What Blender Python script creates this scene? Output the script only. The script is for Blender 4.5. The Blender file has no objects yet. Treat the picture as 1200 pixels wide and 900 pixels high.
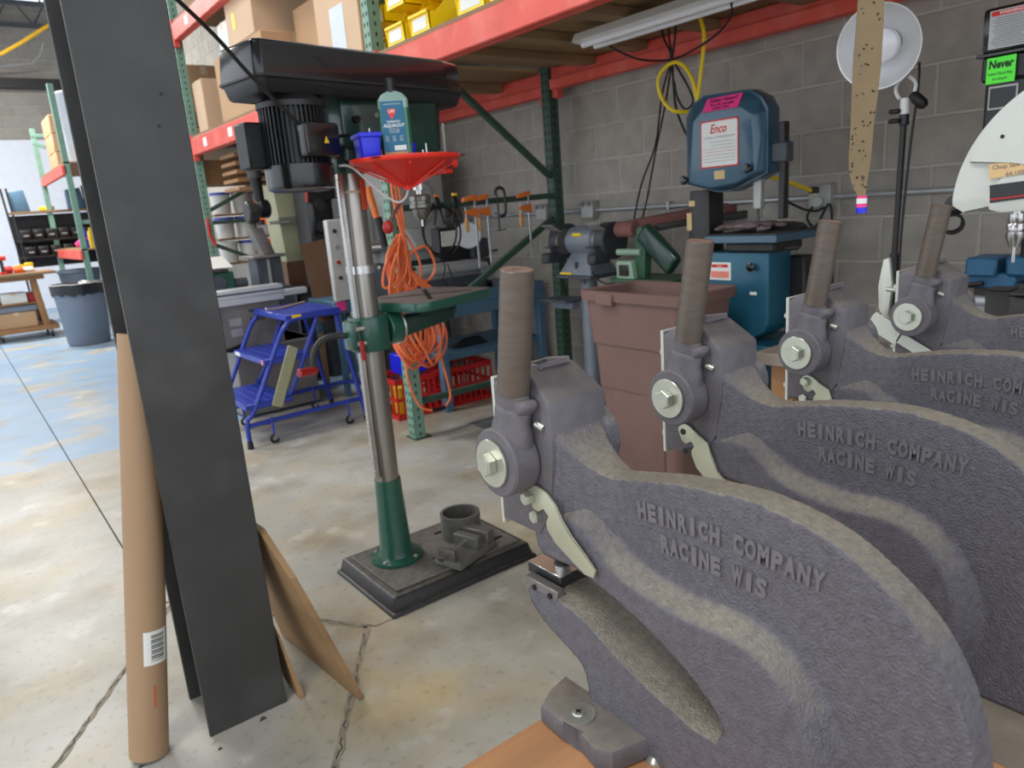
import bpy, bmesh, math, random
import numpy as np
from mathutils import Vector, Matrix
random.seed(7)
C = bpy.context.scene.collection
scn = bpy.context.scene
PI = math.pi

# ---------------------------------------------------------------- camera, world, lights, exposure
cam_data = bpy.data.cameras.new('camera')
cam = bpy.data.objects.new('camera', cam_data); C.objects.link(cam)
cam_data.sensor_fit = 'HORIZONTAL'; cam_data.sensor_width = 36.0
cam_data.lens = 36.0 * 860 / 1200
cam_data.clip_start = 0.02; cam_data.clip_end = 100
cam.matrix_world = Matrix(((0.79029, 0.20429, -0.57768, 0), (-0.60806, 0.14519, -0.78050, 0), (-0.07558, 0.96808, 0.23896, 1.32), (0, 0, 0, 1)))
cam_data.dof.use_dof = True; cam_data.dof.focus_distance = 1.0; cam_data.dof.aperture_fstop = 9.0
scn.camera = cam
scn.view_settings.view_transform = 'Standard'; scn.view_settings.look = 'None'
scn.view_settings.exposure = 0.0; scn.view_settings.gamma = 1.0
scn.view_settings.use_curve_mapping = False
w = bpy.data.worlds.new('world'); scn.world = w; w.use_nodes = True
w.node_tree.nodes['Background'].inputs[0].default_value = (0.86, 0.92, 1.0, 1)
w.node_tree.nodes['Background'].inputs[1].default_value = 1.9
def area(name, loc, sx, sy, power, col=(1, 1, 1), rot=(0, 0, 0)):
    l = bpy.data.lights.new(name, 'AREA'); l.shape = 'RECTANGLE'; l.size = sx; l.size_y = sy
    l.energy = power; l.color = col
    o = bpy.data.objects.new(name, l); C.objects.link(o); o.location = loc; o.rotation_euler = rot
    return o
# high bay fixtures under the roof deck
for x, y, p_ in ((-1.6, 0.6, 100), (-0.2, 4.6, 110), (-2.0, 8.5, 160), (0.2, 12.5, 420)):
    area('high_bay_light', (x, y, 5.0), 1.6, 0.8, p_, (1, 0.98, 0.95))

# ---------------------------------------------------------------- materials
def lin(c): return tuple((v / 12.92 if v <= 0.04045 else ((v + 0.055) / 1.055) ** 2.4) for v in c)
MATS = {}
def M(name, col, rough=0.5, metal=0.0, var=0.12, scale=12.0, bump=0.0, bscale=150.0, col2=None, cscale=4.0, cpos=0.55, csoft=0.12, rnd=0.0, emit=0.0, trans=0.0, stretch=None, coat=0.0, alpha=1.0, dust=None, dustlim=0.6):
    """sRGB colours; noise varied principled material in object space"""
    m = bpy.data.materials.new(name); m.use_nodes = True; MATS[name] = m
    nt = m.node_tree; N = nt.nodes; L = nt.links; b = N['Principled BSDF']
    tc = N.new('ShaderNodeTexCoord'); src = tc.outputs['Object']
    mp = N.new('ShaderNodeMapping'); L.new(src, mp.inputs[0])
    if stretch: mp.inputs['Scale'].default_value = stretch
    if rnd:
        oi = N.new('ShaderNodeObjectInfo'); vm = N.new('ShaderNodeVectorMath'); vm.operation = 'SCALE'
        vm.inputs[0].default_value = (37, 61, 19); L.new(oi.outputs['Random'], vm.inputs['Scale']); L.new(vm.outputs[0], mp.inputs['Location'])
    vec = mp.outputs[0]
    c = lin(col)
    n = N.new('ShaderNodeTexNoise'); n.inputs['Scale'].default_value = scale; n.inputs['Detail'].default_value = 5; L.new(vec, n.inputs['Vector'])
    mr = N.new('ShaderNodeMapRange'); mr.inputs[1].default_value = 0.3; mr.inputs[2].default_value = 0.7
    mr.inputs[3].default_value = 1 - var; mr.inputs[4].default_value = 1 + var; L.new(n.outputs['Fac'], mr.inputs[0])
    val = mr.outputs[0]
    if rnd:
        m2 = N.new('ShaderNodeMapRange'); m2.inputs[3].default_value = 1 - rnd; m2.inputs[4].default_value = 1 + rnd; L.new(oi.outputs['Random'], m2.inputs[0])
        mm = N.new('ShaderNodeMath'); mm.operation = 'MULTIPLY'; L.new(val, mm.inputs[0]); L.new(m2.outputs[0], mm.inputs[1]); val = mm.outputs[0]
    colout = None
    if col2:
        n2 = N.new('ShaderNodeTexNoise'); n2.inputs['Scale'].default_value = cscale; n2.inputs['Detail'].default_value = 6; L.new(vec, n2.inputs['Vector'])
        m3 = N.new('ShaderNodeMapRange'); m3.inputs[1].default_value = cpos - csoft; m3.inputs[2].default_value = cpos + csoft; L.new(n2.outputs['Fac'], m3.inputs[0])
        mx = N.new('ShaderNodeMix'); mx.data_type = 'RGBA'; L.new(m3.outputs[0], mx.inputs['Factor'])
        mx.inputs['A'].default_value = (*c, 1); mx.inputs['B'].default_value = (*lin(col2), 1); colout = mx.outputs['Result']
    if dust:
        g = N.new('ShaderNodeNewGeometry'); sx = N.new('ShaderNodeSeparateXYZ'); L.new(g.outputs['Normal'], sx.inputs[0])
        nd = N.new('ShaderNodeTexNoise'); nd.inputs['Scale'].default_value = 25; nd.inputs['Detail'].default_value = 6; L.new(vec, nd.inputs['Vector'])
        ad = N.new('ShaderNodeMath'); ad.operation = 'MULTIPLY_ADD'; L.new(nd.outputs['Fac'], ad.inputs[0]); ad.inputs[1].default_value = 0.5; L.new(sx.outputs['Z'], ad.inputs[2])
        m4 = N.new('ShaderNodeMapRange'); m4.inputs[1].default_value = dustlim - 0.25 + 0.25; m4.inputs[2].default_value = dustlim + 0.55; L.new(ad.outputs[0], m4.inputs[0])
        mx2 = N.new('ShaderNodeMix'); mx2.data_type = 'RGBA'; L.new(m4.outputs[0], mx2.inputs['Factor'])
        if colout: L.new(colout, mx2.inputs['A'])
        else: mx2.inputs['A'].default_value = (*c, 1)
        mx2.inputs['B'].default_value = (*lin(dust), 1); colout = mx2.outputs['Result']
    sc = N.new('ShaderNodeVectorMath'); sc.operation = 'SCALE'
    if colout: L.new(colout, sc.inputs[0])
    else: sc.inputs[0].default_value = c
    L.new(val, sc.inputs['Scale']); L.new(sc.outputs[0], b.inputs['Base Color'])
    b.inputs['Roughness'].default_value = rough; b.inputs['Metallic'].default_value = metal
    b.inputs['Coat Weight'].default_value = coat; b.inputs['Alpha'].default_value = alpha
    if trans: b.inputs['Transmission Weight'].default_value = trans
    if emit:
        b.inputs['Emission Color'].default_value = (*c, 1); b.inputs['Emission Strength'].default_value = emit
    if bump:
        nb = N.new('ShaderNodeTexNoise'); nb.inputs['Scale'].default_value = bscale; nb.inputs['Detail'].default_value = 4; L.new(vec, nb.inputs['Vector'])
        bp = N.new('ShaderNodeBump'); bp.inputs['Strength'].default_value = bump; bp.inputs['Distance'].default_value = 0.004
        L.new(nb.outputs['Fac'], bp.inputs['Height']); L.new(bp.outputs[0], b.inputs['Normal'])
    return m

M('concrete', (.655, .645, .60), .42, var=.13, scale=4.5, bump=.08, bscale=40, col2=(.66, .60, .47), cscale=1.9, cpos=.56, csoft=.09)
M('concrete_joint', (.16, .15, .13), .9)
M('patch_grout', (.55, .52, .45), .85, bump=.5, bscale=60, var=.3, scale=25)
M('block', (.635, .61, .575), .9, var=.13, scale=9, bump=.8, bscale=90, rnd=.07)
M('mortar', (.70, .68, .645), .95, var=.1, bump=.4, bscale=60)
M('far_block', (.60, .58, .55), .9, var=.06, rnd=.06)
M('white_wall', (.86, .88, .92), .7, var=.03)
M('steel_black', (.250, .247, .244), .45, .2, var=.16, scale=7, col2=(.30, .30, .30), cscale=5, cpos=.63, bump=.2, bscale=22)
M('tube_card', (.64, .52, .40), .75, var=.07, scale=3, stretch=(1, 1, .3))
M('paper', (.90, .90, .88), .7, var=.03)
M('slip', (.80, .83, .87), .7, var=.03)
M('ink', (.08, .08, .09), .7)
M('ink_red', (.80, .16, .13), .7)
M('ink_grey', (.45, .45, .47), .7)
M('orange_mark', (.82, .30, .14), .7)
M('plywood', (.62, .49, .34), .7, var=.16, scale=4, stretch=(1, .25, 1), col2=(.50, .38, .25), cscale=5)
M('shelf_ply', (.55, .44, .31), .75, var=.14, scale=3, stretch=(3, .6, 1))
M('joist', (.56, .45, .33), .8, var=.15, scale=4)
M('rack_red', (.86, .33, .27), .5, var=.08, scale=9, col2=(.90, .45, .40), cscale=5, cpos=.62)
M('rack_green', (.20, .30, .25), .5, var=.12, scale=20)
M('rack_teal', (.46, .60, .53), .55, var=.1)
M('cast', (.385, .375, .400), .55, .1, var=.18, scale=140, bump=.75, bscale=380, dust=(.565, .535, .48), dustlim=.66)
M('cast_smooth', (.40, .385, .40), .55, .2, var=.12, scale=60, bump=.2, bscale=300, dust=(.54, .50, .45), dustlim=.9)
M('letter', (.43, .42, .43), .6, .15, var=.1, scale=80)
M('rod', (.42, .375, .34), .48, .55, var=.12, scale=30, stretch=(1, 1, 4), bump=.04, bscale=200)
M('rod_end', (.60, .50, .44), .45, .5, var=.2, scale=60)
M('zinc', (.74, .75, .70), .30, .75, var=.08, scale=25)
M('zinc_strap', (.72, .72, .63), .40, .45, var=.08, scale=20)
M('zinc_plate', (.76, .77, .73), .45, .35, var=.05)
M('steel_bright', (.78, .77, .76), .22, .9, var=.06)
M('steel_col', (.64, .62, .59), .28, .85, var=.14, scale=5, stretch=(1, 1, .4))
M('black_oxide', (.10, .10, .11), .4, .3)
M('black_gloss', (.095, .095, .10), .22, .0, var=.2, coat=.3)
M('black_satin', (.12, .12, .125), .45, .0, var=.15)
M('black_rubber', (.06, .06, .065), .55)
M('black_base', (.12, .12, .125), .38, .0, var=.3, scale=60, bump=.3, bscale=80, dust=(.42, .40, .37), dustlim=.95)
M('vise_grey', (.37, .365, .345), .5, .2, var=.12, scale=40)
M('base_dust', (.40, .385, .36), .65, .1, var=.25, scale=50)
M('chuck_steel', (.50, .49, .47), .32, .85, var=.15, scale=40)
M('green_dark', (.10, .225, .19), .30, .0, var=.08, coat=.3)
M('green_mid', (.14, .34, .28), .30, .0, var=.07, coat=.3)
M('green_sander', (.20, .35, .26), .4, .0, var=.1)
M('green_pale', (.55, .66, .57), .5, .0, var=.08)
M('table_iron', (.52, .50, .49), .42, .6, var=.2, scale=10)
M('red_plastic', (.92, .20, .14), .35, var=.05)
M('red_dark', (.66, .12, .12), .4)
M('blue_plastic', (.10, .14, .86), .35, var=.05)
M('bottle_clear', (.55, .66, .62), .15, 0, var=.03, coat=.4)
M('bottle_green', (.05, .42, .30), .2, 0, var=.05, coat=.4)
M('label_teal', (.10, .42, .55), .5, var=.04)
M('bin_brown', (.46, .35, .32), .55, var=.07, scale=6)
M('bandsaw_blue', (.205, .34, .42), .28, .1, var=.07, scale=4, coat=.3)
M('bandsaw_lower', (.13, .36, .45), .4, .1, var=.1, scale=4)
M('pink', (.95, .25, .55), .6, var=.05)
M('manila', (.80, .70, .50), .7, var=.08)
M('grey_paint', (.47, .50, .54), .42, .1, var=.08)
M('grey_dark', (.28, .30, .33), .5, .1, var=.1)
M('guard_grey', (.22, .23, .25), .5, .1, var=.1)
M('yellow', (.93, .78, .10), .5, var=.05)
M('bin_yellow', (1.0, .85, .06), .35, var=.04, scale=4)
M('sand_belt', (.50, .33, .31), .9, var=.15, bump=.3)
M('conduit', (.72, .73, .74), .4, .5, var=.08)
M('box_grey', (.66, .66, .65), .5, .4, var=.1)
M('saw_white', (.80, .81, .78), .35, 0, var=.04, scale=6)
M('label_tan', (.87, .73, .52), .7, var=.05)
M('label_green', (.35, .92, .25), .6, var=.04)
M('label_salmon', (.93, .55, .47), .6)
M('label_dark', (.17, .17, .19), .5)
M('lamp_white', (.88, .88, .86), .4, 0, var=.04)
M('lamp_alu', (.90, .90, .90), .35, .3, var=.04)
M('bulb', (.93, .93, .95), .3, var=.01)
M('fly_tape', (.44, .34, .13), .28, 0, var=.12, scale=30, coat=.4)
M('fly', (.07, .06, .05), .7)
M('cord_orange', (.93, .47, .27), .45, var=.05)
M('cord_yellow', (.93, .80, .10), .45, var=.05)
M('cord_black', (.05, .05, .055), .5)
M('clamp_orange', (.86, .45, .18), .45, var=.1)
M('wood_handle', (.76, .56, .34), .5, var=.1)
M('cardboard', (.72, .58, .44), .85, var=.06, scale=3)
M('cardboard_pale', (.80, .68, .56), .85, var=.06, scale=3)
M('tape', (.80, .70, .58), .4)
M('ladder_blue', (.15, .23, .62), .35, 0, var=.08)
M('step_tread', (.30, .34, .70), .5, 0, var=.2, scale=60)
M('mach_grey', (.50, .485, .465), .5, .2, var=.08)
M('mach_beige', (.60, .60, .48), .6, .0, var=.05)
M('alu', (.78, .79, .80), .4, .35, var=.05)
M('panel_white', (.74, .74, .72), .5, 0, var=.05)
M('wood_bench', (.60, .43, .27), .6, var=.12, scale=5)
M('bench_ply', (.72, .525, .36), .6, var=.2, scale=9, stretch=(.25, 3, 1), col2=(.63, .43, .28), cscale=5, bump=.1, bscale=60)
M('bench_grey', (.53, .49, .44), .8, var=.18, scale=9, bump=.25, bscale=120, col2=(.44, .40, .35), cscale=5)
M('blue_steel', (.33, .47, .57), .45, .1, var=.08)
M('grey_can', (.42, .46, .52), .55, 0, var=.05)
M('bag_black', (.10, .10, .12), .3, 0, var=.3, scale=30, bump=.6, bscale=30)
M('bucket', (.84, .84, .82), .5, 0, var=.05)
M('bucket_lid', (.25, .32, .70), .5)
M('orange_bin', (.93, .38, .12), .5, var=.06)
M('crate_red', (.78, .12, .12), .45, var=.06)
M('teal_bin', (.10, .60, .52), .5)
M('pallet', (.60, .45, .30), .8, var=.15)
M('dark_ply', (.38, .27, .19), .7, var=.12, scale=4)
M('blade', (.62, .62, .62), .35, .8)
M('iron_dark', (.24, .235, .23), .5, .4, var=.15)
M('mat_grey', (.42, .43, .43), .8, var=.1)
M('vise_blue', (.14, .35, .48), .4, .1, var=.1)
M('rag', (.50, .43, .45), .95, var=.25, scale=18, col2=(.35, .25, .22), cscale=9)
M('deck', (.33, .34, .37), .6, .2, var=.08)
M('pipe_yellow', (.85, .66, .15), .5)
M('tube_light', (.95, .97, 1.0), .4, emit=1.3)
M('chips', (.80, .78, .74), .35, .6, var=.3)
M('tan_canvas', (.66, .66, .64), .8, var=.06)

# ---------------------------------------------------------------- mesh helpers
def rotm(axis, ang): return Matrix.Rotation(ang, 4, axis)
class MB:
    def __init__(s, mat=None): s.bm = bmesh.new(); s.T = mat or Matrix.Identity(4)
    def _t(s, vs, M_=None):
        m = s.T @ M_ if M_ is not None else s.T
        for v in vs: v.co = m @ v.co
    def box(s, a, b, bev=0.0, rot=None, seg=1):
        """box between corners a and b, optional rotation (4x4) about its centre"""
        c = [(a[i] + b[i]) / 2 for i in range(3)]; d = [abs(b[i] - a[i]) for i in range(3)]
        r = bmesh.ops.create_cube(s.bm, size=1); vs = r['verts']
        for v in vs: v.co = Vector((v.co.x * d[0], v.co.y * d[1], v.co.z * d[2]))
        if bev:
            es = list({e for v in vs for e in v.link_edges})
            r = bmesh.ops.bevel(s.bm, geom=es, offset=min(bev, min(d) * .45), segments=seg, profile=.5, affect='EDGES')
            vs = list({v for f in r['faces'] for v in f.verts} | {v for v in vs if v.is_valid})
        T = Matrix.Translation(c) @ (rot or Matrix.Identity(4)); s._t(vs, T); return s
    def cyl(s, p0, p1, r, r2=None, seg=20, cap=True, bev=0):
        p0 = Vector(p0); p1 = Vector(p1); d = p1 - p0; L_ = d.length
        q = bmesh.ops.create_cone(s.bm, cap_ends=cap, segments=seg, radius1=r, radius2=r if r2 is None else r2, depth=L_)
        vs = q['verts']
        if bev and cap:
            es = [e for e in {e for v in vs for e in v.link_edges} if abs(e.verts[0].co.z - e.verts[1].co.z) < 1e-6]
            k = bmesh.ops.bevel(s.bm, geom=es, offset=bev, segments=1, affect='EDGES')
            vs = list({v for f in k['faces'] for v in f.verts} | {v for v in vs if v.is_valid})
        m = Matrix.Translation((p0 + p1) / 2) @ d.to_track_quat('Z', 'Y').to_matrix().to_4x4(); s._t(vs, m); return s
    def lathe(s, prof, base=(0, 0, 0), axis=(0, 0, 1), seg=24, a0=0, a1=2 * PI, sx=1.0, sy=1.0):
        """profile list of (r, h) around axis from base"""
        full = abs(a1 - a0 - 2 * PI) < 1e-6; n = seg if full else seg + 1
        m = Matrix.Translation(base) @ Vector(axis).to_track_quat('Z', 'Y').to_matrix().to_4x4()
        rings = []
        for r, h in prof:
            rings.append([s.bm.verts.new(s.T @ m @ Vector((max(r, 1e-5) * math.cos(a0 + (a1 - a0) * i / seg) * sx, max(r, 1e-5) * math.sin(a0 + (a1 - a0) * i / seg) * sy, h))) for i in range(n)])
        for a, b in zip(rings, rings[1:]):
            for i in range(seg if full else seg):
                j = (i + 1) % n
                if not full and i + 1 >= n: continue
                s.bm.faces.new((a[i], a[j], b[j], b[i]))
        return s
    def tube(s, pts, r, seg=8, closed=False, smooth=0, radii=None):
        P = [Vector(p) for p in pts]
        if smooth: P = catmull(P, smooth, closed)
        n = len(P); rings = []; up = None
        for i, p in enumerate(P):
            if closed: t = P[(i + 1) % n] - P[i - 1]
            else: t = (P[min(i + 1, n - 1)] - P[max(i - 1, 0)])
            t.normalize()
            if up is None: up = t.orthogonal().normalized()
            up = (up - t * up.dot(t)); up = up.normalized() if up.length > 1e-6 else t.orthogonal().normalized()
            bn = t.cross(up); rr = radii[i] if radii else r
            rings.append([s.bm.verts.new(s.T @ (p + up * rr * math.cos(2 * PI * k / seg) + bn * rr * math.sin(2 * PI * k / seg))) for k in range(seg)])
        for i in range(n if closed else n - 1):
            a = rings[i]; b = rings[(i + 1) % n]
            for k in range(seg): s.bm.faces.new((a[k], a[(k + 1) % seg], b[(k + 1) % seg], b[k]))
        if not closed:
            s.bm.faces.new(rings[0][::-1]); s.bm.faces.new(rings[-1])
        return s
    def prism(s, poly, axis, d0, d1, bev=0.0):
        """2D polygon extruded along axis ('x': poly=(y,z), 'y': poly=(x,z), 'z': poly=(x,y))"""
        def mk(p, d): return {'x': (d, p[0], p[1]), 'y': (p[0], d, p[1]), 'z': (p[0], p[1], d)}[axis]
        A = [s.bm.verts.new(mk(p, d0)) for p in poly]; B = [s.bm.verts.new(mk(p, d1)) for p in poly]
        fs = [s.bm.faces.new(A), s.bm.faces.new(B[::-1])]; n = len(poly)
        for i in range(n): fs.append(s.bm.faces.new((A[i], B[i], B[(i + 1) % n], A[(i + 1) % n])))
        vs = A + B
        if bev:
            es = list({e for f in fs[:2] for e in f.edges})
            r = bmesh.ops.bevel(s.bm, geom=es, offset=bev, segments=2, profile=.5, affect='EDGES')
            vs = list({v for f in r['faces'] for v in f.verts} | {v for v in vs if v.is_valid})
        s._t(vs); return s
    def hull(s, pts, bev=0.0):
        vs = [s.bm.verts.new(p) for p in pts]
        r = bmesh.ops.convex_hull(s.bm, input=vs)
        bad = [g for g in r['geom_interior'] + r['geom_unused'] if isinstance(g, bmesh.types.BMVert) and g.is_valid]
        keep = [v for v in vs if v.is_valid and v not in bad]
        if bad: bmesh.ops.delete(s.bm, geom=list(set(bad)), context='VERTS')
        if bev:
            fs = list({f for v in keep for f in v.link_faces})
            k = bmesh.ops.dissolve_limit(s.bm, angle_limit=.02, verts=keep, edges=list({e for v in keep for e in v.link_edges}))
            keep = [v for v in keep if v.is_valid]
            r = bmesh.ops.bevel(s.bm, geom=list({e for v in keep for e in v.link_edges}), offset=bev, segments=2, profile=.5, affect='EDGES')
            keep = list({v for f in r['faces'] for v in f.verts} | {v for v in keep if v.is_valid})
        s._t(keep); return s
    def sphere(s, c, r, seg=14, sc=(1, 1, 1)):
        q = bmesh.ops.create_uvsphere(s.bm, u_segments=seg, v_segments=max(6, seg // 2), radius=r)
        s._t(q['verts'], Matrix.Translation(c) @ Matrix.Diagonal((*sc, 1))); return s
    def quad(s, pts):
        s.bm.faces.new([s.bm.verts.new(s.T @ Vector(p)) for p in pts]); return s
    def build(s, name, mat, parent=None, label=None, smooth=True, ang=38, **tags):
        bmesh.ops.recalc_face_normals(s.bm, faces=s.bm.faces[:])
        if smooth:
            for f in s.bm.faces: f.smooth = True
            for e in s.bm.edges:
                if len(e.link_faces) == 2 and e.calc_face_angle(0) > math.radians(ang): e.smooth = False
        me = bpy.data.meshes.new(name); s.bm.to_mesh(me); s.bm.free()
        me.materials.append(MATS[mat])
        o = bpy.data.objects.new(name, me); C.objects.link(o)
        if parent: o.parent = parent
        if label: o['label'] = label
        for k, v in tags.items(): o[k] = v
        return o
def catmull(P, n, closed=False):
    out = []; m = len(P)
    for i in range(m if closed else m - 1):
        if closed: a, b, c, d = P[i - 1], P[i], P[(i + 1) % m], P[(i + 2) % m]
        else: a, b, c, d = P[max(i - 1, 0)], P[i], P[i + 1], P[min(i + 2, m - 1)]
        for k in range(n):
            t = k / n
            out.append(.5 * ((2 * b) + (c - a) * t + (2 * a - 5 * b + 4 * c - d) * t * t + (3 * b - a - 3 * c + d) * t ** 3))
    if not closed: out.append(P[-1])
    return out
def thing(name, label, cat, loc=(0, 0, 0), rz=0.0, group=None):
    o = bpy.data.objects.new(name, None); C.objects.link(o); o.empty_display_size = .05
    o.location = loc; o.rotation_euler = (0, 0, rz); o['label'] = label; o['category'] = cat
    if group: o['group'] = group
    return o
def tag(o, label, cat, group=None):
    o['label'] = label; o['category'] = cat
    if group: o['group'] = group
    return o
def copy_tree(o, parent=None):
    c = o.copy(); C.objects.link(c)
    if parent: c.parent = parent
    for ch in list(o.children): copy_tree(ch, c)
    return c
def text(s, size, mat, parent, loc, xd, yd, ext=.0004, align='CENTER', name='lettering', bold=0.0, shear=0.0, sp=1.0, fit=None):
    cu = bpy.data.curves.new('t', 'FONT'); cu.body = s; cu.size = size; cu.extrude = ext; cu.align_x = align; cu.align_y = 'CENTER'
    cu.offset = bold; cu.shear = shear; cu.space_character = sp; cu.resolution_u = 3
    t = bpy.data.objects.new('t', cu); C.objects.link(t)
    dg = bpy.context.evaluated_depsgraph_get(); me = bpy.data.meshes.new_from_object(t.evaluated_get(dg))
    bpy.data.objects.remove(t); bpy.data.curves.remove(cu)
    if fit:
        xs = [v.co.x for v in me.vertices]; k = fit / max(1e-6, max(xs) - min(xs))
        for v in me.vertices: v.co.x *= k
    X = Vector(xd).normalized(); Y = Vector(yd); Y = (Y - X * Y.dot(X)).normalized(); Z = X.cross(Y)
    m = Matrix((X, Y, Z)).transposed().to_4x4(); m.translation = loc
    me.transform(m); me.materials.clear(); me.materials.append(MATS[mat]); me.name = name
    o = bpy.data.objects.new(name, me); C.objects.link(o); o.parent = parent
    return o
def struct(o): o['kind'] = 'structure'; return o

# ---------------------------------------------------------------- the setting
WX = 3.4
fl = struct(MB().box((-6, -5, -.25), (WX + .3, 17.2, -.012)).build('floor', 'concrete_joint'))
# concrete slabs parted by saw cuts; the far slabs wear blue floor paint
def floor_material():
    m = MATS['concrete']; nt = m.node_tree; N = nt.nodes; L = nt.links; b = N['Principled BSDF']
    g = N.new('ShaderNodeNewGeometry'); pos = g.outputs['Position']
    for n in [n for n in N if n.type == 'TEX_NOISE']: L.new(pos, n.inputs['Vector'])
    old = b.inputs['Base Color'].links[0].from_socket
    def noise(sc, det=6):
        n = N.new('ShaderNodeTexNoise'); n.inputs['Scale'].default_value = sc; n.inputs['Detail'].default_value = det; L.new(pos, n.inputs['Vector']); return n.outputs['Fac']
    def ramp(v, a, c):
        r = N.new('ShaderNodeMapRange'); r.inputs[1].default_value = a; r.inputs[2].default_value = c; L.new(v, r.inputs[0]); return r.outputs[0]
    def mix(f, a, col):
        x = N.new('ShaderNodeMix'); x.data_type = 'RGBA'; L.new(f, x.inputs['Factor']); L.new(a, x.inputs['A']); x.inputs['B'].default_value = (*lin(col), 1); return x.outputs['Result']
    def math_(op, a, c):
        x = N.new('ShaderNodeMath'); x.operation = op
        for i, v in enumerate((a, c)):
            if isinstance(v, (int, float)): x.inputs[i].default_value = v
            else: L.new(v, x.inputs[i])
        return x.outputs[0]
    c = mix(math_('MULTIPLY', ramp(noise(.9), .45, .62), .55), old, (.79, .79, .77))
    c = mix(math_('MULTIPLY', ramp(noise(5), .60, .70), .5), c, (.84, .83, .80))
    c = mix(math_('MULTIPLY', ramp(noise(2.6), .52, .68), .5), c, (.50, .46, .38))
    c = mix(math_('MULTIPLY', ramp(noise(38, 3), .58, .72), .35), c, (.40, .38, .33))
    sp = N.new('ShaderNodeSeparateXYZ'); L.new(pos, sp.inputs[0])
    y2 = math_('ADD', sp.outputs['Y'], math_('MULTIPLY', noise(3), .35))
    blue = math_('MULTIPLY', ramp(y2, 5.22, 5.28), ramp(noise(2.2), .36, .50))
    c = mix(math_('MULTIPLY', blue, .72), c, (.50, .66, .80))
    L.new(c, b.inputs['Base Color'])
floor_material()
E_ = WX + .02
for pl_ in ([(-6, -5), (E_, -5), (E_, 2.047), (.88, 2.047), (.40, 2.735), (.356, 2.75), (.356, 7.9), (-6, 7.9)], [(.363, 2.80), (.885, 2.053), (E_, 2.053), (E_, 7.9), (.363, 7.9)],
            [(-6, 7.907), (.356, 7.907), (.356, 17), (-6, 17)], [(.363, 7.907), (E_, 7.907), (E_, 17), (.363, 17)]):
    MB().prism(pl_, 'z', -.03, 0).build('floor_slab', 'concrete', fl)
# diamond shaped isolation joint round the column, filled with crumbled grout
mb = MB()
dia = [(.40, 1.38), (.86, 2.07), (.40, 2.72), (-.06, 2.02)]
rr = random.Random(3)
for k in range(4):
    a = Vector((*dia[k], 0)); b = Vector((*dia[(k + 1) % 4], 0)); n = 26; d = (b - a).normalized(); p = Vector((-d.y, d.x, 0)); A = []; B = []
    for i in range(n + 1):
        q = a + (b - a) * i / n
        A.append(q + p * rr.uniform(.004, .014) + Vector((0, 0, .0012))); B.append(q - p * rr.uniform(.004, .014) + Vector((0, 0, .0012)))
    for i in range(n): mb.quad((A[i], A[i + 1], B[i + 1], B[i]))
mb.build('joint_filler', 'patch_grout', fl)
mb = MB()
for k in range(3):
    a = Vector((*dia[k], 0)); b = Vector((*dia[(k + 1) % 4], 0)); n = 40
    pts = [a + (b - a) * i / n + Vector((rr.uniform(-.006, .006), rr.uniform(-.006, .006), .0014)) for i in range(n + 1)]
    for i in range(n):
        if rr.random() < .75:
            d = (pts[i + 1] - pts[i]).normalized(); p = Vector((-d.y, d.x, 0)) * rr.uniform(.0006, .002)
            mb.quad((pts[i] + p, pts[i + 1] + p, pts[i + 1] - p, pts[i] - p))
mb.build('joint_crack', 'concrete_joint', fl)

# block walls: every block proud of the mortar bed
def block_mesh(name, L_, H_, t, mat):
    m = MB(); c = .005; hx, hz = L_ / 2, H_ / 2
    o = [(-hx, 0, -hz), (hx, 0, -hz), (hx, 0, hz), (-hx, 0, hz)]
    i = [(-hx + c, -t, -hz + c), (hx - c, -t, -hz + c), (hx - c, -t, hz - c), (-hx + c, -t, hz - c)]
    m.quad(i)
    for k in range(4): m.quad((o[k], o[(k + 1) % 4], i[(k + 1) % 4], i[k]))
    me = m.build(name, mat); return me
wr = struct(MB().box((WX, -3, 0), (WX + .25, 17, 4.9)).build('wall_right', 'mortar'))
proto = block_mesh('block', .396, .193, .0035, 'block')
pm = proto.data; bpy.data.objects.remove(proto)
cnt = 0
for r in range(12):
    z = -.085 + .2032 * r + .1016
    for k in range(24):
        y = .06 + .4064 * k + (.2032 if r % 2 else 0)
        if y > 5.6 and (r < 2): continue
        if y > 8.6: continue
        o = bpy.data.objects.new('block', pm); C.objects.link(o); o.parent = wr
        o.location = (WX, y, z); o.rotation_euler = (0, 0, -PI / 2); cnt += 1
        if cnt >= 290: break
mb = MB()
for r in range(12, 24):
    z = -.085 + .2032 * r + .1016
    for k in range(40):
        y = .06 + .4064 * k + (.2032 if r % 2 else 0)
        mb.box((WX - .005, y - .198, z - .096), (WX + .001, y + .198, z + .096))
mb.build('block_courses', 'block', wr, kind='stuff')
wf = struct(MB().box((-6, 17, 0), (WX + .25, 17.25, 5.6)).build('wall_far', 'mortar'))
pf = block_mesh('block', .392, .188, .012, 'far_block'); pfm = pf.data; bpy.data.objects.remove(pf)
for r in range(12):
    for k in range(13):
        o = bpy.data.objects.new('block', pfm); C.objects.link(o); o.parent = wf
        o.location = (.2 + .4064 * k * 1.0 + (.2032 if r % 2 else 0), 17, 3.16 + .1016 + .2032 * r)
MB().box((-4, 16.98, 0), (3.4, 17.02, 3.15)).build('painted_band', 'white_wall', wf)
ce = struct(MB().box((-6.2, -5, 5.75), (WX + .25, 17.2, 5.85)).build('ceiling', 'deck'))
mb = MB()
for k in range(90): mb.box((-6, 8 + k * .1, 5.70), (WX, 8.05 + k * .1, 5.75))
mb.build('deck_ribs', 'deck', ce, kind='stuff')
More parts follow.
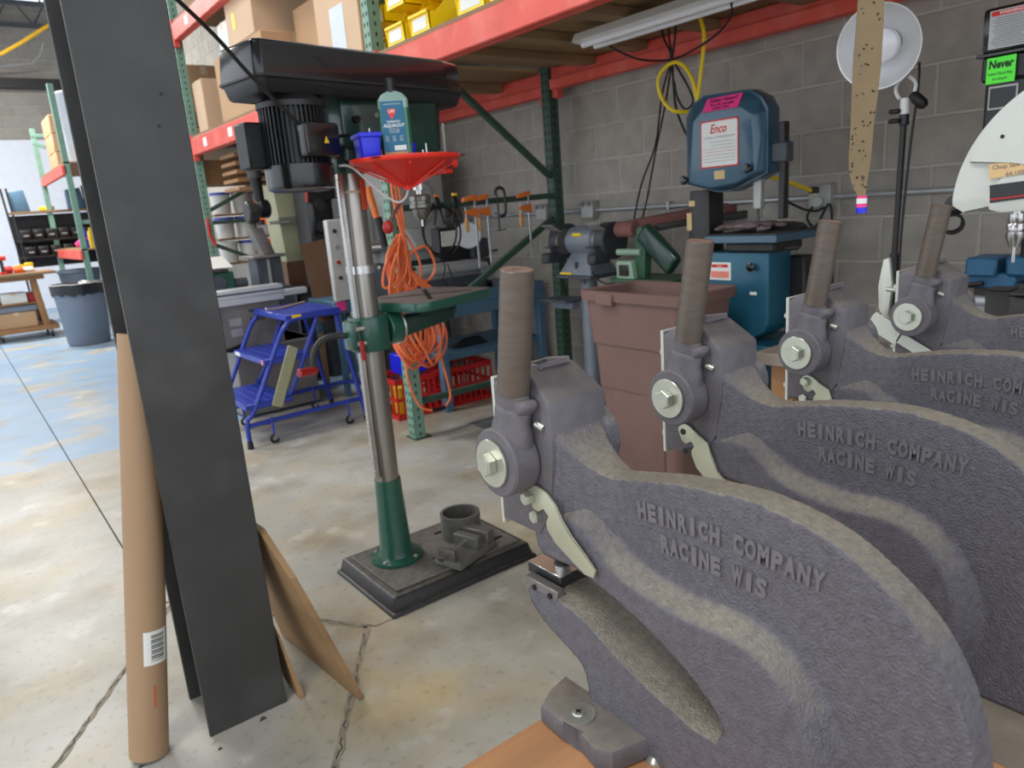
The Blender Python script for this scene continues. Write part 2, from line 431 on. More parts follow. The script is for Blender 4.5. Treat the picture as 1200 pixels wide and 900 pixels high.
for k in range(6):
    y = 9.4 + k * 1.5; mb = MB()
    mb.box((-6, y - .05, 5.62), (WX, y + .05, 5.70)); mb.box((-6, y - .04, 5.12), (WX, y + .04, 5.18))
    for j in range(14): mb.cyl((-5 + j * .6, y, 5.15), (-4.7 + j * .6, y, 5.65), .014, seg=6); mb.cyl((-4.7 + j * .6, y, 5.65), (-4.4 + j * .6, y, 5.15), .014, seg=6)
    mb.build('roof_joist', 'deck', ce)
MB().box((-6, 16.8, 4.05), (WX, 16.98, 4.22)).build('trim_1', 'black_satin')['kind'] = 'structure'
tag(MB().tube([(1.394, 15.000, 4.253), (1.725, 15.000, 4.451), (2.070, 15.000, 4.680), (2.636, 15.000, 5.037)], .03).build('gas_pipe', 'pipe_yellow'), 'yellow pipe running slanted below the roof joists at the far end', 'pipe')
tag(MB().tube([(1.244, 16.600, 4.340), (2.013, 16.600, 4.445), (2.144, 16.600, 4.567), (2.245, 16.600, 4.805)], .018).build('roof_conduit', 'conduit'), 'bent grey conduit high on the far block wall', 'conduit')

# ---------------------------------------------------------------- steel column and the tube and boards leaning on it
col = thing('steel_column', 'tall dark grey steel H-shaped column standing in the left foreground', 'column', (.406, 1.99, 0))
MB().box((-.103, -.11, -.01), (.108, -.096, 5.7), .002).build('flange', 'steel_black', col)
MB().box((-.103, .096, -.01), (.108, .11, 5.7), .002).build('flange', 'steel_black', col)
MB().box((-.006, -.096, -.01), (.006, .096, 5.7)).build('web', 'steel_black', col)
for z, x in ((1.62, .062), (1.55, .045)):
    MB().cyl((x, -.1115, z), (x, -.109, z), .004, seg=10).build('bolt_hole', 'black_oxide', col)

tb = thing('cardboard_tube', 'long brown cardboard shipping tube leaning on the steel column', 'tube')
p0 = Vector((.160, 1.925, 0)); p1 = Vector((.340, 1.985, 1.07)); ax = (p1 - p0).normalized()
L_ = (p1 - p0).length; r = .0475
MB().lathe([(r * .86, .0), (r, .0), (r, L_), (r * .86, L_), (r * .86, 0)], p0 + ax * .008, ax, 32).build('tube_wall', 'tube_card', tb)
cam_dir = Vector((-p0.x, -p0.y, 0)).normalized()
# shipping label wrapped on the tube, with its bars
up = ax; fwd = (cam_dir - up * cam_dir.dot(up)).normalized(); sd = up.cross(fwd)
def wrap(z0, z1, a0, a1, rr_, mat, name, par, n=8):
    m = MB(); A = []; B = []
    for i in range(n + 1):
        a = a0 + (a1 - a0) * i / n; d = fwd * math.cos(a) + sd * math.sin(a)
        A.append(p0 + up * z0 + d * rr_); B.append(p0 + up * z1 + d * rr_)
    for i in range(n): m.quad((A[i], A[i + 1], B[i + 1], B[i]))
    return m.build(name, mat, par)
lb = wrap(.262, .350, -.25, 1.05, r + .0006, 'paper', 'shipping_label', tb)
for k in range(15):
    z = .272 + k * .0046 + (.001 if k % 3 else 0)
    wrap(z, z + (.0026 if k % 3 else .0014), .12, .82, r + .0012, 'ink', 'label_bar', lb, 5)
wrap(.15, .208, .22, .30, r + .0008, 'orange_mark', 'crayon_mark', tb, 2)

pb = thing('plywood_board', 'thin plywood offcut leaning on the right side of the steel column', 'board')
m = MB(); A = [(.668, 1.735, .004), (.628, 2.23, .004), (.515, 2.15, .50), (.522, 1.90, .515), (.552, 1.795, .40)]
o_ = Vector((.016, 0, .004))
vsA = [Vector(p) for p in A]; vsB = [v + o_ for v in vsA]
m.quad(vsA); m.quad(vsB[::-1])
for i in range(5): m.quad((vsA[i], vsB[i], vsB[(i + 1) % 5], vsA[(i + 1) % 5]))
m.build('board', 'plywood', pb)
sw = MB().hull([(.545, 1.86, .001), (.56, 1.86, .001), (.524, 1.90, .19), (.53, 1.90, .19), (.548, 2.0, .001), (.565, 2.0, .001), (.521, 2.0, .24), (.53, 2.0, .24)]).build('wood_scrap', 'plywood')
tag(sw, 'small light wood scrap tucked between column and plywood board', 'board')
for k, (x, y, s) in enumerate((((0.435, 1.853, 0.000)[0], (0.435, 1.853, 0.000)[1], .011), ((0.309, 1.816, 0.000)[0], (0.309, 1.816, 0.000)[1], .007), ((0.133, 1.892, 0.000)[0], (0.133, 1.892, 0.000)[1], .008))):
    o = MB().hull([(-s, -s * .5, 0), (s, -s * .3, 0), (s * .5, s, 0), (-s * .4, s * .8, 0), (0, 0, s * .9), (s * .4, -.2 * s, s * .7)]).build('metal_chip', 'iron_dark')
    o.location = (x, y, .0002); tag(o, ('small metal chip on the floor before the steel column', 'tiny metal chip on the floor left of the column foot', 'tiny metal chip on the floor at the tube foot')[k], 'chip')

# ---------------------------------------------------------------- pallet racking
def perforated_post(name, par, x, y, z1, mat, w=.075, d=.07, hx=-1, holes=True, z0=0.0, side=1):
    """open C-section post, face with teardrop holes towards -x (hx) and -y"""
    m = MB()
    t = .003
    m.box((x, y, z0), (x + t, y + w, z1)); m.box((x, y, z0), (x + d, y + t, z1)); m.box((x, y + w - t, z0), (x + d, y + w, z1))
    o = m.build(name, mat, par)
    if holes:
        h = MB(); n = int((z1 - z0) / .05)
        for k in range(n):
            z = z0 + .03 + k * .05
            for dy in (.02, .055): h.prism([(y + dy - .007, z + .006), (y + dy, z + .012), (y + dy + .007, z + .006), (y + dy + .004, z - .010), (y + dy - .004, z - .010)], 'x', x - .0012, x - .0002)
            h.prism([(x + .035 - .006, z + .006), (x + .035, z + .012), (x + .035 + .006, z + .006), (x + .035 + .004, z - .01), (x + .035 - .004, z - .01)], 'y', y - .0012, y - .0002)
        h.build('post_holes', 'ink', o, kind='stuff')
    return o
XF, XR = 2.0, 3.20
rk = thing('pallet_rack', 'near pallet rack with green posts and red beams over the machines', 'rack')
mid = thing('rack_frame', 'green slotted rack frame with diagonal braces beside the orange cord', 'rack')
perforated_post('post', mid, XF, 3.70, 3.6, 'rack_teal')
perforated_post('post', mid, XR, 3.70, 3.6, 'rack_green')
def bar(par, a, b, w=.035, mat='rack_green', name='brace'):
    a = Vector(a); b = Vector(b); d = b - a
    m = MB(Matrix.Translation((a + b) / 2) @ d.to_track_quat('Z', 'Y').to_matrix().to_4x4())
    m.box((-w / 2, -w / 2, -d.length / 2), (w / 2, w / 2, d.length / 2), .003); return m.build(name, mat, par)
yb = 3.735
bar(mid, (XF + .06, yb, 1.335), (XR, yb, 1.345)); bar(mid, (2.45, yb, 2.05), (XR, yb, 1.465)); bar(mid, (XF + .06, yb, .60), (XR, yb, 1.20))
bar(mid, (XF + .06, yb, .215), (XR, yb, .225)); bar(mid, (XF + .06, yb, 2.4), (XR, yb, 2.4))
MB().box((XF - .01, 3.68, 0), (XF + .10, 3.80, .006)).build('foot_plate', 'rack_green', mid)
MB().box((XR - .01, 3.68, 0), (XR + .10, 3.80, .006)).build('foot_plate', 'rack_green', mid)
def beam(par, x, y0, y1, z0, z1, inner=1):
    m = MB(); m.box((x, y0, z0), (x + .045, y1, z1), .006)
    if inner: m.box((x + .045, y0, z0), (x + .07, y1, z0 + .06), .003) if x < 2.5 else m.box((x - .025, y0, z0), (x, y1, z0 + .06), .003)
    o = m.build('beam', 'rack_red', par)
    for y in (y0 + .02, y1 - .02):
        MB().box((x - .004, y - .025, z0 - .05), (x + .05, y + .025, z1 + .03), .003).build('beam_bracket', 'rack_red', o)
    return o
ZB = 1.985
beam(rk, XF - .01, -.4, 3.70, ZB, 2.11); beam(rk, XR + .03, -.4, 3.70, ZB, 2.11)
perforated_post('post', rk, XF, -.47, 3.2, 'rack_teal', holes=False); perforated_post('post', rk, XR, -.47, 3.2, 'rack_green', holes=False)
dk = tag(MB().box((XF + .0, -.38, 2.112), (XR + .08, 3.69, 2.130)).build('shelf_deck', 'shelf_ply'), 'plywood deck lying on the red beams above the machines', 'shelf')
for k, y in enumerate((0.2, .75, 1.35, 1.95, 2.48, 2.95, 3.35)):
    MB().box((XF + .04, y - .05, 2.068), (XR + .03, y + .05, 2.111), .002).build('joist', 'joist', dk)
# second bay, further left
rk2 = thing('pallet_rack', 'second pallet rack bay stacked with cardboard boxes behind the drill press', 'rack')
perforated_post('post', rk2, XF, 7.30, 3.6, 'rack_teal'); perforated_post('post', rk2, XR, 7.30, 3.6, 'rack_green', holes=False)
beam(rk2, XF - .01, 3.78, 7.30, ZB - .03, 2.10); beam(rk2, XR + .03, 3.78, 7.30, ZB - .03, 2.10)
beam(rk2, XF - .01, 3.78, 7.30, 2.92, 3.06); beam(rk2, XR + .03, 3.78, 7.30, 2.92, 3.06)
bar(rk2, (XF + .06, 7.34, 1.35), (XR, 7.34, 1.35)); bar(rk2, (XF + .06, 7.34, 1.46), (XR, 7.34, 1.98)); bar(rk2, (XF + .06, 7.34, 1.15), (XR, 7.34, .6))
d2 = tag(MB().box((XF + .0, 3.8, 2.102), (XR + .08, 7.28, 2.12)).build('shelf_deck', 'shelf_ply'), 'plywood deck under the cardboard boxes on the second rack', 'shelf')
for k in range(5):
    MB().box((XF + .04, 4.2 + k * .6, 2.05), (XR + .03, 4.3 + k * .6, 2.101), .002).build('joist', 'joist', d2)
d3 = tag(MB().box((XF + .0, 3.8, 3.062), (XR + .08, 7.28, 3.08)).build('shelf_deck', 'shelf_ply'), 'upper plywood deck of the second rack', 'shelf')
for x0, y0, z, lab in ((1.985, 6.85, 2.03, 'a'), (1.985, 6.15, 2.03, 'b'), (1.985, (1.985, 6.812, 2.957)[1], 2.99, 'c')):
    MB().box((1.9885, y0 - .05, z - .035), (1.9898, y0 + .05, z + .035)).build('beam_label', 'paper', rk2)

# boxes on the second rack
def carton(label, x0, y0, x1, y1, z0, z1, mat='cardboard', sheet=None, name='cardboard_box', rz=0):
    t = thing(name, label, 'box', ((x0 + x1) / 2, (y0 + y1) / 2, z0), rz)
    hx, hy, h = (x1 - x0) / 2, (y1 - y0) / 2, z1 - z0
    MB().box((-hx, -hy, 0), (hx, hy, h), .006).build('carton', mat, t)
    MB().box((-hx - .0008, -.03, h * .75), (-hx + .001, .03, h + .001)).build('tape_strip', 'tape', t)
    MB().box((-.03, -hy - .0008, h * .8), (.03, hy + .0008, h + .001)).build('tape_strip', 'tape', t)
    if sheet:
        a, b, c, d = sheet; MB().box((-hx - .002, a, c), (-hx - .0005, b, d)).build('packing_slip', 'slip', t)
    return t
carton('pale tan cardboard box at the left end of the second rack shelf', 2.06, 6.93, 2.36, 7.20, 2.121, 2.56, 'cardboard_pale')
carton('large cardboard carton standing behind the belt cover left end', 2.06, 5.40, 2.60, 6.50, 2.121, 2.62, 'cardboard')
t = carton('large tall carton with yellow sticker above the drill press', 2.06, 5.50, 2.80, 6.06, 2.621, 3.04, 'cardboard_pale')
MB().box((-.3725, .08, .1), (-.3705, .14, .21)).build('sticker', 'yellow', t)
carton('small carton with printed side on top of the large carton', 2.07, 6.10, 2.3, 6.32, 2.621, 2.84, 'bucket', (-.06, .06, .03, .14))
carton('brown carton in shadow beside the tall carton', 2.30, 4.55, 2.9, 5.36, 2.121, 2.75, 'cardboard')
carton('carton with a white packing slip next to the green post', 2.06, 3.92, 2.5, 4.48, 2.121, 2.80, 'cardboard_pale', (-.10, .08, .10, .36))
rk3 = thing('pallet_rack', 'farthest rack bay behind the pale box, holding brown cartons', 'rack')
perforated_post('post', rk3, XR, 9.6, 3.4, 'rack_green', holes=False); perforated_post('post', rk3, XF + .4, 9.6, 3.4, 'rack_green', holes=False)
beam(rk3, XF + .05, 7.42, 9.6, 1.93, 2.07); beam(rk3, XR + .03, 7.42, 9.6, 1.93, 2.07)
MB().box((XF + .06, 7.42, 2.072), (XR + .06, 9.6, 2.09)).build('deck', 'shelf_ply', rk3); MB().box((XF + .10, 7.42, 1.70), (XR + .06, 7.9, 1.925)).build('plywood_gusset', 'pallet', rk3)
for i, (x0, x1, z0, z1, nm) in enumerate(((2.12, 2.50, 2.38, 2.80, 'upper left'), (2.52, 2.95, 2.38, 2.80, 'upper right'), (2.12, 2.6, 2.091, 2.24, 'lower left'), (2.62, 3.1, 2.091, 2.24, 'lower right'))):
    carton('brown shaded carton on the farthest rack bay, %s' % nm, x0, 7.62, x1, 8.1, z0, z1, 'cardboard')
tag(MB().box((2.10, 7.60, 2.25), (3.12, 8.12, 2.37), .004).build('wooden_pallet', 'joist'), 'flat wooden pallet between the cartons of the farthest rack bay', 'pallet')
t = thing('lumber_stack', 'stack of boards on the top deck of the second rack', 'lumber', (2.0, 0, 3.081))
for k in range(6):
    MB().box((.02 + .01 * (k % 3), 5.6 + .05 * (k % 2), .035 * k), (.5, 6.95, .035 * k + .028), .002).build('plank', 'joist', t)
t = thing('pallet_boards', 'bundle of boards stored under the second rack shelf', 'lumber', (0, 0, 0))
for k in range(5):
    MB().box((2.12, 6.55, 1.60 + .07 * k), (3.15, 6.95, 1.63 + .07 * k), .003).build('plank', 'pallet', t)
for x in (2.62, 3.08): MB().box((x, 6.86, .0), (x + .05, 6.92, 1.6)).build('support', 'dark_ply', t)

# yellow bins along the front of the near shelf
def yellow_bin(label, x, y, z, w=.20, d=.33, h=.17, mat='bin_yellow', tagc=True, group='yellow bins on the near rack shelf'):
    t = thing('storage_bin', label, 'bin', (x, y, z), 0, group)
    m = MB(); t_ = .004
    side = [(0, 0), (d, 0), (d, h), (d * .38, h), (d * .12, h * .48), (-.012, h * .48)]
    for s in (-w / 2, w / 2 - t_): m.prism(side, 'y', s, s + t_)
    m.box((0, -w / 2, 0), (d, w / 2, t_)); m.box((d - t_, -w / 2, 0), (d, w / 2, h)); m.box((-.002, -w / 2, 0), (t_, w / 2, h * .48)); 
    m.box((d * .35, -w / 2 - .006, h - .006), (d, -w / 2, h + .002)); m.box((d * .35, w / 2, h - .006), (d, w / 2 + .006, h + .002))
    m.box((-.014, -w / 2, h * .45), (0, w / 2, h * .52))
    m.build('bin_body', mat, t)
    if tagc: MB().box((-.004, -w * .36, h * .08), (-.0025, w * .36, h * .40)).build('bin_label', 'paper', t)
    return t
yb_ = [((2.000, 3.457, 2.169)[1], 'first'), ((2.000, 3.222, 2.176)[1], 'second'), ((2.000, 2.800, 2.127)[1], 'third'), ((2.000, 2.558, 2.109)[1], 'fourth')]
for i, (y, s) in enumerate(yb_):
    yellow_bin('yellow plastic bin on the near shelf, %s from the green post' % s, 2.01, y, 2.131, w=.17 if i < 2 else .2)
k = 0
for lev in (1, 2):
    for i, (y, s) in enumerate(yb_[:2]):
        yellow_bin('yellow plastic bin stacked %s, over the %s bin of the bottom row' % (('in the second layer', 'in the third layer')[lev - 1], s), 2.03, y + .01, 2.131 + .172 * lev, w=.17)
for lev in range(3):
    yellow_bin('yellow plastic bin set back beside the post, level %s' % ('one', 'two', 'three')[lev], 2.10, (2.100, 3.753, 2.329)[1] + .03, 2.131 + .172 * lev, w=.13, tagc=False)

# fluorescent fixture and its cords
fx = thing('strip_light_fixture', 'white fluorescent strip fixture hung under the near shelf', 'light', (2.62, 0, 0))
MB().prism([(-.055, 2.066), (.055, 2.066), (.075, 2.03), (.03, 2.022), (.02, 2.045), (-.02, 2.045), (-.03, 2.022), (-.075, 2.03)], 'y', 1.55, 2.76).build('housing', 'lamp_white', fx)
for s in (-.04, .04): MB().cyl((s, 1.6, 2.012), (s, 2.72, 2.012), .014, seg=14).build('lamp_tube', 'bulb', fx)
def cord(name, pts, r, mat, label, sm=5, seg=7, **kw):
    return tag(MB().tube(pts, r, seg, smooth=sm, **kw).build(name, mat), label, 'cord')
jx = 2.95
cord('power_cord', [(2.950, 2.565, 2.109), (2.950, 2.547, 2.029), (2.950, 2.508, 1.934), (3.050, 2.653, 1.797), (3.200, 2.841, 1.566), (3.300, 3.042, 1.372), (3.350, 3.168, 1.143)], .005, 'cord_black', 'black power cord hanging to the sander, leftmost of three')
cord('power_cord', [(2.950, 2.518, 2.102), (2.950, 2.515, 2.023), (2.950, 2.503, 1.925), (3.050, 2.632, 1.753), (3.200, 2.843, 1.522), (3.300, 2.999, 1.298), (3.350, 3.105, 1.136)], .005, 'cord_black', 'black power cord hanging to the sander, middle of three')
cord('power_cord', [(2.950, 2.472, 2.095), (2.950, 2.479, 2.015), (2.950, 2.497, 1.932), (2.950, 2.495, 1.828), (2.950, 2.483, 1.710), (2.930, 2.427, 1.613), (2.950, 2.413, 1.565)], .006, 'cord_black', 'thick black cord dropping behind the band saw')
cord('power_cord', [(2.950, 2.497, 1.924), (2.950, 2.452, 1.859), (2.950, 2.398, 1.775), (2.950, 2.379, 1.715), (2.950, 2.426, 1.691), (2.950, 2.471, 1.748), (2.950, 2.490, 1.828)], .005, 'cord_black', 'looped end of black cord inside the yellow loop')
cord('power_cord', [(2.650, 2.671, 2.028), (2.700, 2.606, 1.970), (2.800, 2.556, 1.928), (2.950, 2.513, 1.927), (2.900, 2.344, 1.930), (2.800, 2.126, 1.950), (2.700, 1.979, 1.982), (2.640, 1.935, 2.010)], .005, 'cord_black', 'black cord swagged from the strip fixture to the hanging cords')
for k, x in enumerate((774, 783, 792)):
    pass
cord('extension_cord', [(2.900, 2.303, 2.085), (2.900, 2.271, 1.987), (2.900, 2.288, 1.847), (2.900, 2.309, 1.733), (2.900, 2.314, 1.712), (2.900, 2.337, 1.801), (2.900, 2.385, 1.872), (2.900, 2.445, 1.901), (2.900, 2.514, 1.880), (2.900, 2.548, 1.828), (2.900, 2.518, 1.742), (2.900, 2.451, 1.686), (2.950, 2.411, 1.677)], .009, 'cord_yellow', 'yellow cord coiled in a loop above the band saw')
for k, p in enumerate(((2.950, 2.566, 2.101), (2.950, 2.518, 2.094), (2.950, 2.472, 2.088))):
    tag(MB().cyl(p, (p[0], p[1], 2.068), .012, seg=10, bev=.002).build('cord_plug', 'cord_black'), 'black plug under the shelf, %s of three' % ('left', 'middle', 'right')[k], 'plug')

# conduit and outlet boxes on the block wall
cd = thing('wall_conduit', 'grey metal conduit running along the block wall', 'conduit')
MB().cyl((WX - .028, -.6, 1.235), (WX - .028, 8.0, 1.235), .012, seg=12).build('pipe', 'conduit', cd)
for y in (.8, 2.9, 4.6): MB().box((WX - .045, y - .008, 1.215), (WX - .005, y + .008, 1.26), .002).build('clip', 'conduit', cd)
for lab, px in (('metal outlet box on the conduit behind the band saw blade', (3.400, 1.957, 1.217)[1]), ('metal outlet box on the conduit above the bench grinder', (3.400, 3.556, 1.230)[1]), ('metal outlet box on the conduit left of the green post', (3.400, 4.018, 1.242)[1])):
    t = thing('outlet_box', lab, 'outlet', (WX - .005, px, 1.235))
    MB().box((-.06, -.055, -.05), (0, .055, .06), .005).build('box', 'box_grey', t)
    if 'band saw' in lab:
        MB().cyl((-.063, -.0, -.02), (-.085, -.0, -.02), .026, seg=18, bev=.004).build('plug_cap', 'panel_white', t)
        MB().box((-.075, .0, .02), (-.055, .045, .05), .004).build('cover_flap', 'black_satin', t)
    else:
        for s in (-.03, .03): MB().cyl((-.06, s, .035), (-.085, s, .05), .012, seg=8).build('knob', 'box_grey', t)
cord('power_cord', [(3.33, 1.96, 1.22), (3.31, 2.0, 1.15), (3.32, 1.96, 1.1), (3.34, 1.9, 1.2), (3.35, 1.89, .9), (3.37, 1.9, .7)], .006, 'cord_black', 'black cord dropping from the outlet box down the wall')
cord('power_cord', [(3.000, 1.941, 1.251), (3.100, 1.940, 1.215), (3.200, 1.937, 1.185), (3.300, 1.945, 1.175), (3.330, 1.925, 1.188)], .006, 'cord_black', 'black cord from the band saw to the outlet box')
cord('extension_cord', [(3.000, 1.998, 1.346), (3.150, 1.995, 1.314), (3.300, 2.000, 1.280), (3.350, 1.964, 1.248)], .010, 'cord_yellow', 'yellow cord plugged at the outlet box behind the band saw')

# ---------------------------------------------------------------- work bench carrying the presses
BZ = .75
BX1 = 1.70
bn = thing('work_bench', 'low wooden work bench under the four cast presses', 'bench', (0, 0, 0))
MB().box((.12, -.16, BZ - .036), (.72, .577, BZ), .002).build('bench_board', 'bench_ply', bn, label='orange brown plywood board at the near end of the bench top')
MB().box((.722, -.16, BZ - .036), (BX1, .577, BZ - .001), .002).build('bench_board', 'bench_grey', bn, label='worn dusty grey bench top board')
for x in (.3, 1.0, 1.6):
    for y in (-.08, .45): MB().box((x, y, 0), (x + .07, y + .07, BZ - .036), .003).build('leg', 'wood_bench', bn)
MB().box((.2, .47, BZ - .14), (1.66, .51, BZ - .036)).build('apron', 'wood_bench', bn)
tag(MB().lathe([(.009, 0), (.009, .003), (.005, .007), (.001, .008)], (0.475, 0.445, 0.750), seg=12).build('carriage_bolt', 'zinc'), 'round head bolt in the orange bench board under the nearest press', 'bolt')

# cast frame of the press: a height field over the side profile
def poly_sdf(P, Y, Z):
    P = np.array([(p[0], p[1]) for p in P]); n = len(P); d = np.full(Y.shape, 1e9); ins = np.zeros(Y.shape, bool)
    for i in range(n):
        a = P[i]; b = P[(i + 1) % n]; e = b - a
        wy = Y - a[0]; wz = Z - a[1]; t = np.clip((wy * e[0] + wz * e[1]) / (e @ e + 1e-12), 0, 1)
        d = np.minimum(d, np.hypot(wy - e[0] * t, wz - e[1] * t))
        c = ((a[1] <= Z) & (b[1] > Z)) | ((b[1] <= Z) & (a[1] > Z))
        with np.errstate(divide='ignore', invalid='ignore'): xi = a[0] + (Z - a[1]) / (b[1] - a[1] + 1e-15) * e[0]
        ins ^= c & (Y < xi)
    return np.where(ins, -d, d)
def smooth2(P, n=4):
    return [(v.x, v.y) for v in catmull([Vector((p[0], p[1], 0)) for p in P], n, True)]
WEB = smooth2([(-.035, .26), (-.06, .278), (-.09, .287), (-.13, .291), (-.17, .299), (-.21, .306), (-.278, .312), (-.326, .308), (-.366, .297), (-.402, .276), (-.433, .249), (-.455, .213), (-.468, .173), (-.475, .12), (-.475, .06), (-.47, .008), (-.46, 0), (-.36, 0), (-.34, .02), (-.33, .08), (-.315, .125), (-.265, .158), (-.20, .176), (-.15, .192), (-.10, .212), (-.05, .235)])
CORE = smooth2([(-.02, .185), (-.085, .180), (-.147, .166), (-.20, .146), (-.245, .122), (-.272, .095), (-.262, .075), (-.217, .082), (-.155, .099), (-.10, .124), (-.06, .132), (-.02, .1365), (.0, .132), (.003, .112), (-.024, .088), (-.08, .066), (-.092, .045), (-.10, .012), (-.13, .0), (-.2, .0), (-.3, .0), (-.36, .0), (-.374, .03), (-.385, .085), (-.372, .14), (-.335, .188), (-.286, .205), (-.22, .203), (-.16, .212), (-.125, .235), (-.105, .262), (-.07, .285), (-.03, .28)])
def press_frame_mesh():
    h = .0032; y = np.arange(-.49, .02, h); z = np.arange(-.012, .33, h); Y, Z = np.meshgrid(y, z, indexing='ij')
    dw = poly_sdf(WEB, Y, Z); dc = poly_sdf(CORE, Y, Z)
    fy, fz = np.gradient(np.minimum(dw, dc), h)
    D = np.minimum(dw, dc)
    inside = D < 0
    keep = inside.copy()
    for s in ((1, 0), (-1, 0), (0, 1), (0, -1), (1, 1), (1, -1), (-1, 1), (-1, -1)): keep |= np.roll(inside, s, (0, 1))
    def prof(d, wmin, wmax, slope):
        t = np.clip(-d / slope, 0, 1); return wmin + (wmax - wmin) * (t * t * (3 - 2 * t))
    T = np.clip(-D / .0035, 0, 1); crisp = np.sqrt(1 - (1 - T) ** 2)
    web = .0140 + .0022 * crisp
    full = .0360 + .0035 * crisp
    def ss(v): v = np.clip(v, 0, 1); return v * v * (3 - 2 * v)
    sh = ss(-dc / .021); wv = ss(-dw / .010)
    k = wv * (1 - sh)
    H = web * k + full * (1 - k)
    H = np.where(dc > .0, web, H)
    H = np.where((Z > .232) & (Y > -.14), np.minimum(H, web + (H - web) * np.clip((.262 - Z) / .03, 0, 1)), H)
    g = np.hypot(fy, fz) + 1e-9
    Yp = np.where(~inside, Y - D * fy / g, Y); Zp = np.where(~inside, Z - D * fz / g, Z)
    Zp = np.maximum(Zp, 0)
    idx = -np.ones(Y.shape, int); ks = np.argwhere(keep); idx[keep] = np.arange(len(ks))
    Hf = H
    n = len(ks); co = []
    for sgn in (-1, 1):
        for (i, j) in ks: co.append((sgn * Hf[i, j], Yp[i, j], Zp[i, j]))
    faces = []; edges = {}
    for i in range(len(y) - 1):
        for j in range(len(z) - 1):
            q = (idx[i, j], idx[i + 1, j], idx[i + 1, j + 1], idx[i, j + 1])
            if min(q) < 0: continue
            if not (inside[i, j] or inside[i + 1, j] or inside[i + 1, j + 1] or inside[i, j + 1]): continue
            faces.append(q); faces.append(tuple(v + n for v in q[::-1]))
            for a, b in zip(q, q[1:] + q[:1]):
                if (b, a) in edges: del edges[(b, a)]
                else: edges[(a, b)] = 1
    for a, b in edges: faces.append((b, a, a + n, b + n))
    me = bpy.data.meshes.new('frame'); me.from_pydata([tuple(map(float, c)) for c in co], [], [tuple(int(v) for v in f) for f in faces]); me.update()
    bm = bmesh.new(); bm.from_mesh(me)
    bmesh.ops.delete(bm, geom=[v for v in bm.verts if not v.link_faces], context='VERTS')
    bmesh.ops.remove_doubles(bm, verts=bm.verts, dist=1e-5)
    bmesh.ops.recalc_face_normals(bm, faces=bm.faces[:])
    for _ in range(2): bmesh.ops.smooth_vert(bm, verts=bm.verts[:], factor=.5, use_axis_x=False, use_axis_y=True, use_axis_z=True)
    for v in bm.verts: v.co.z = max(v.co.z, 0)
    for f in bm.faces: f.smooth = True
    for e in bm.edges:
        pass
    bm.to_mesh(me); bm.free(); me.materials.append(MATS['cast'])
    return me
FRAME = press_frame_mesh()

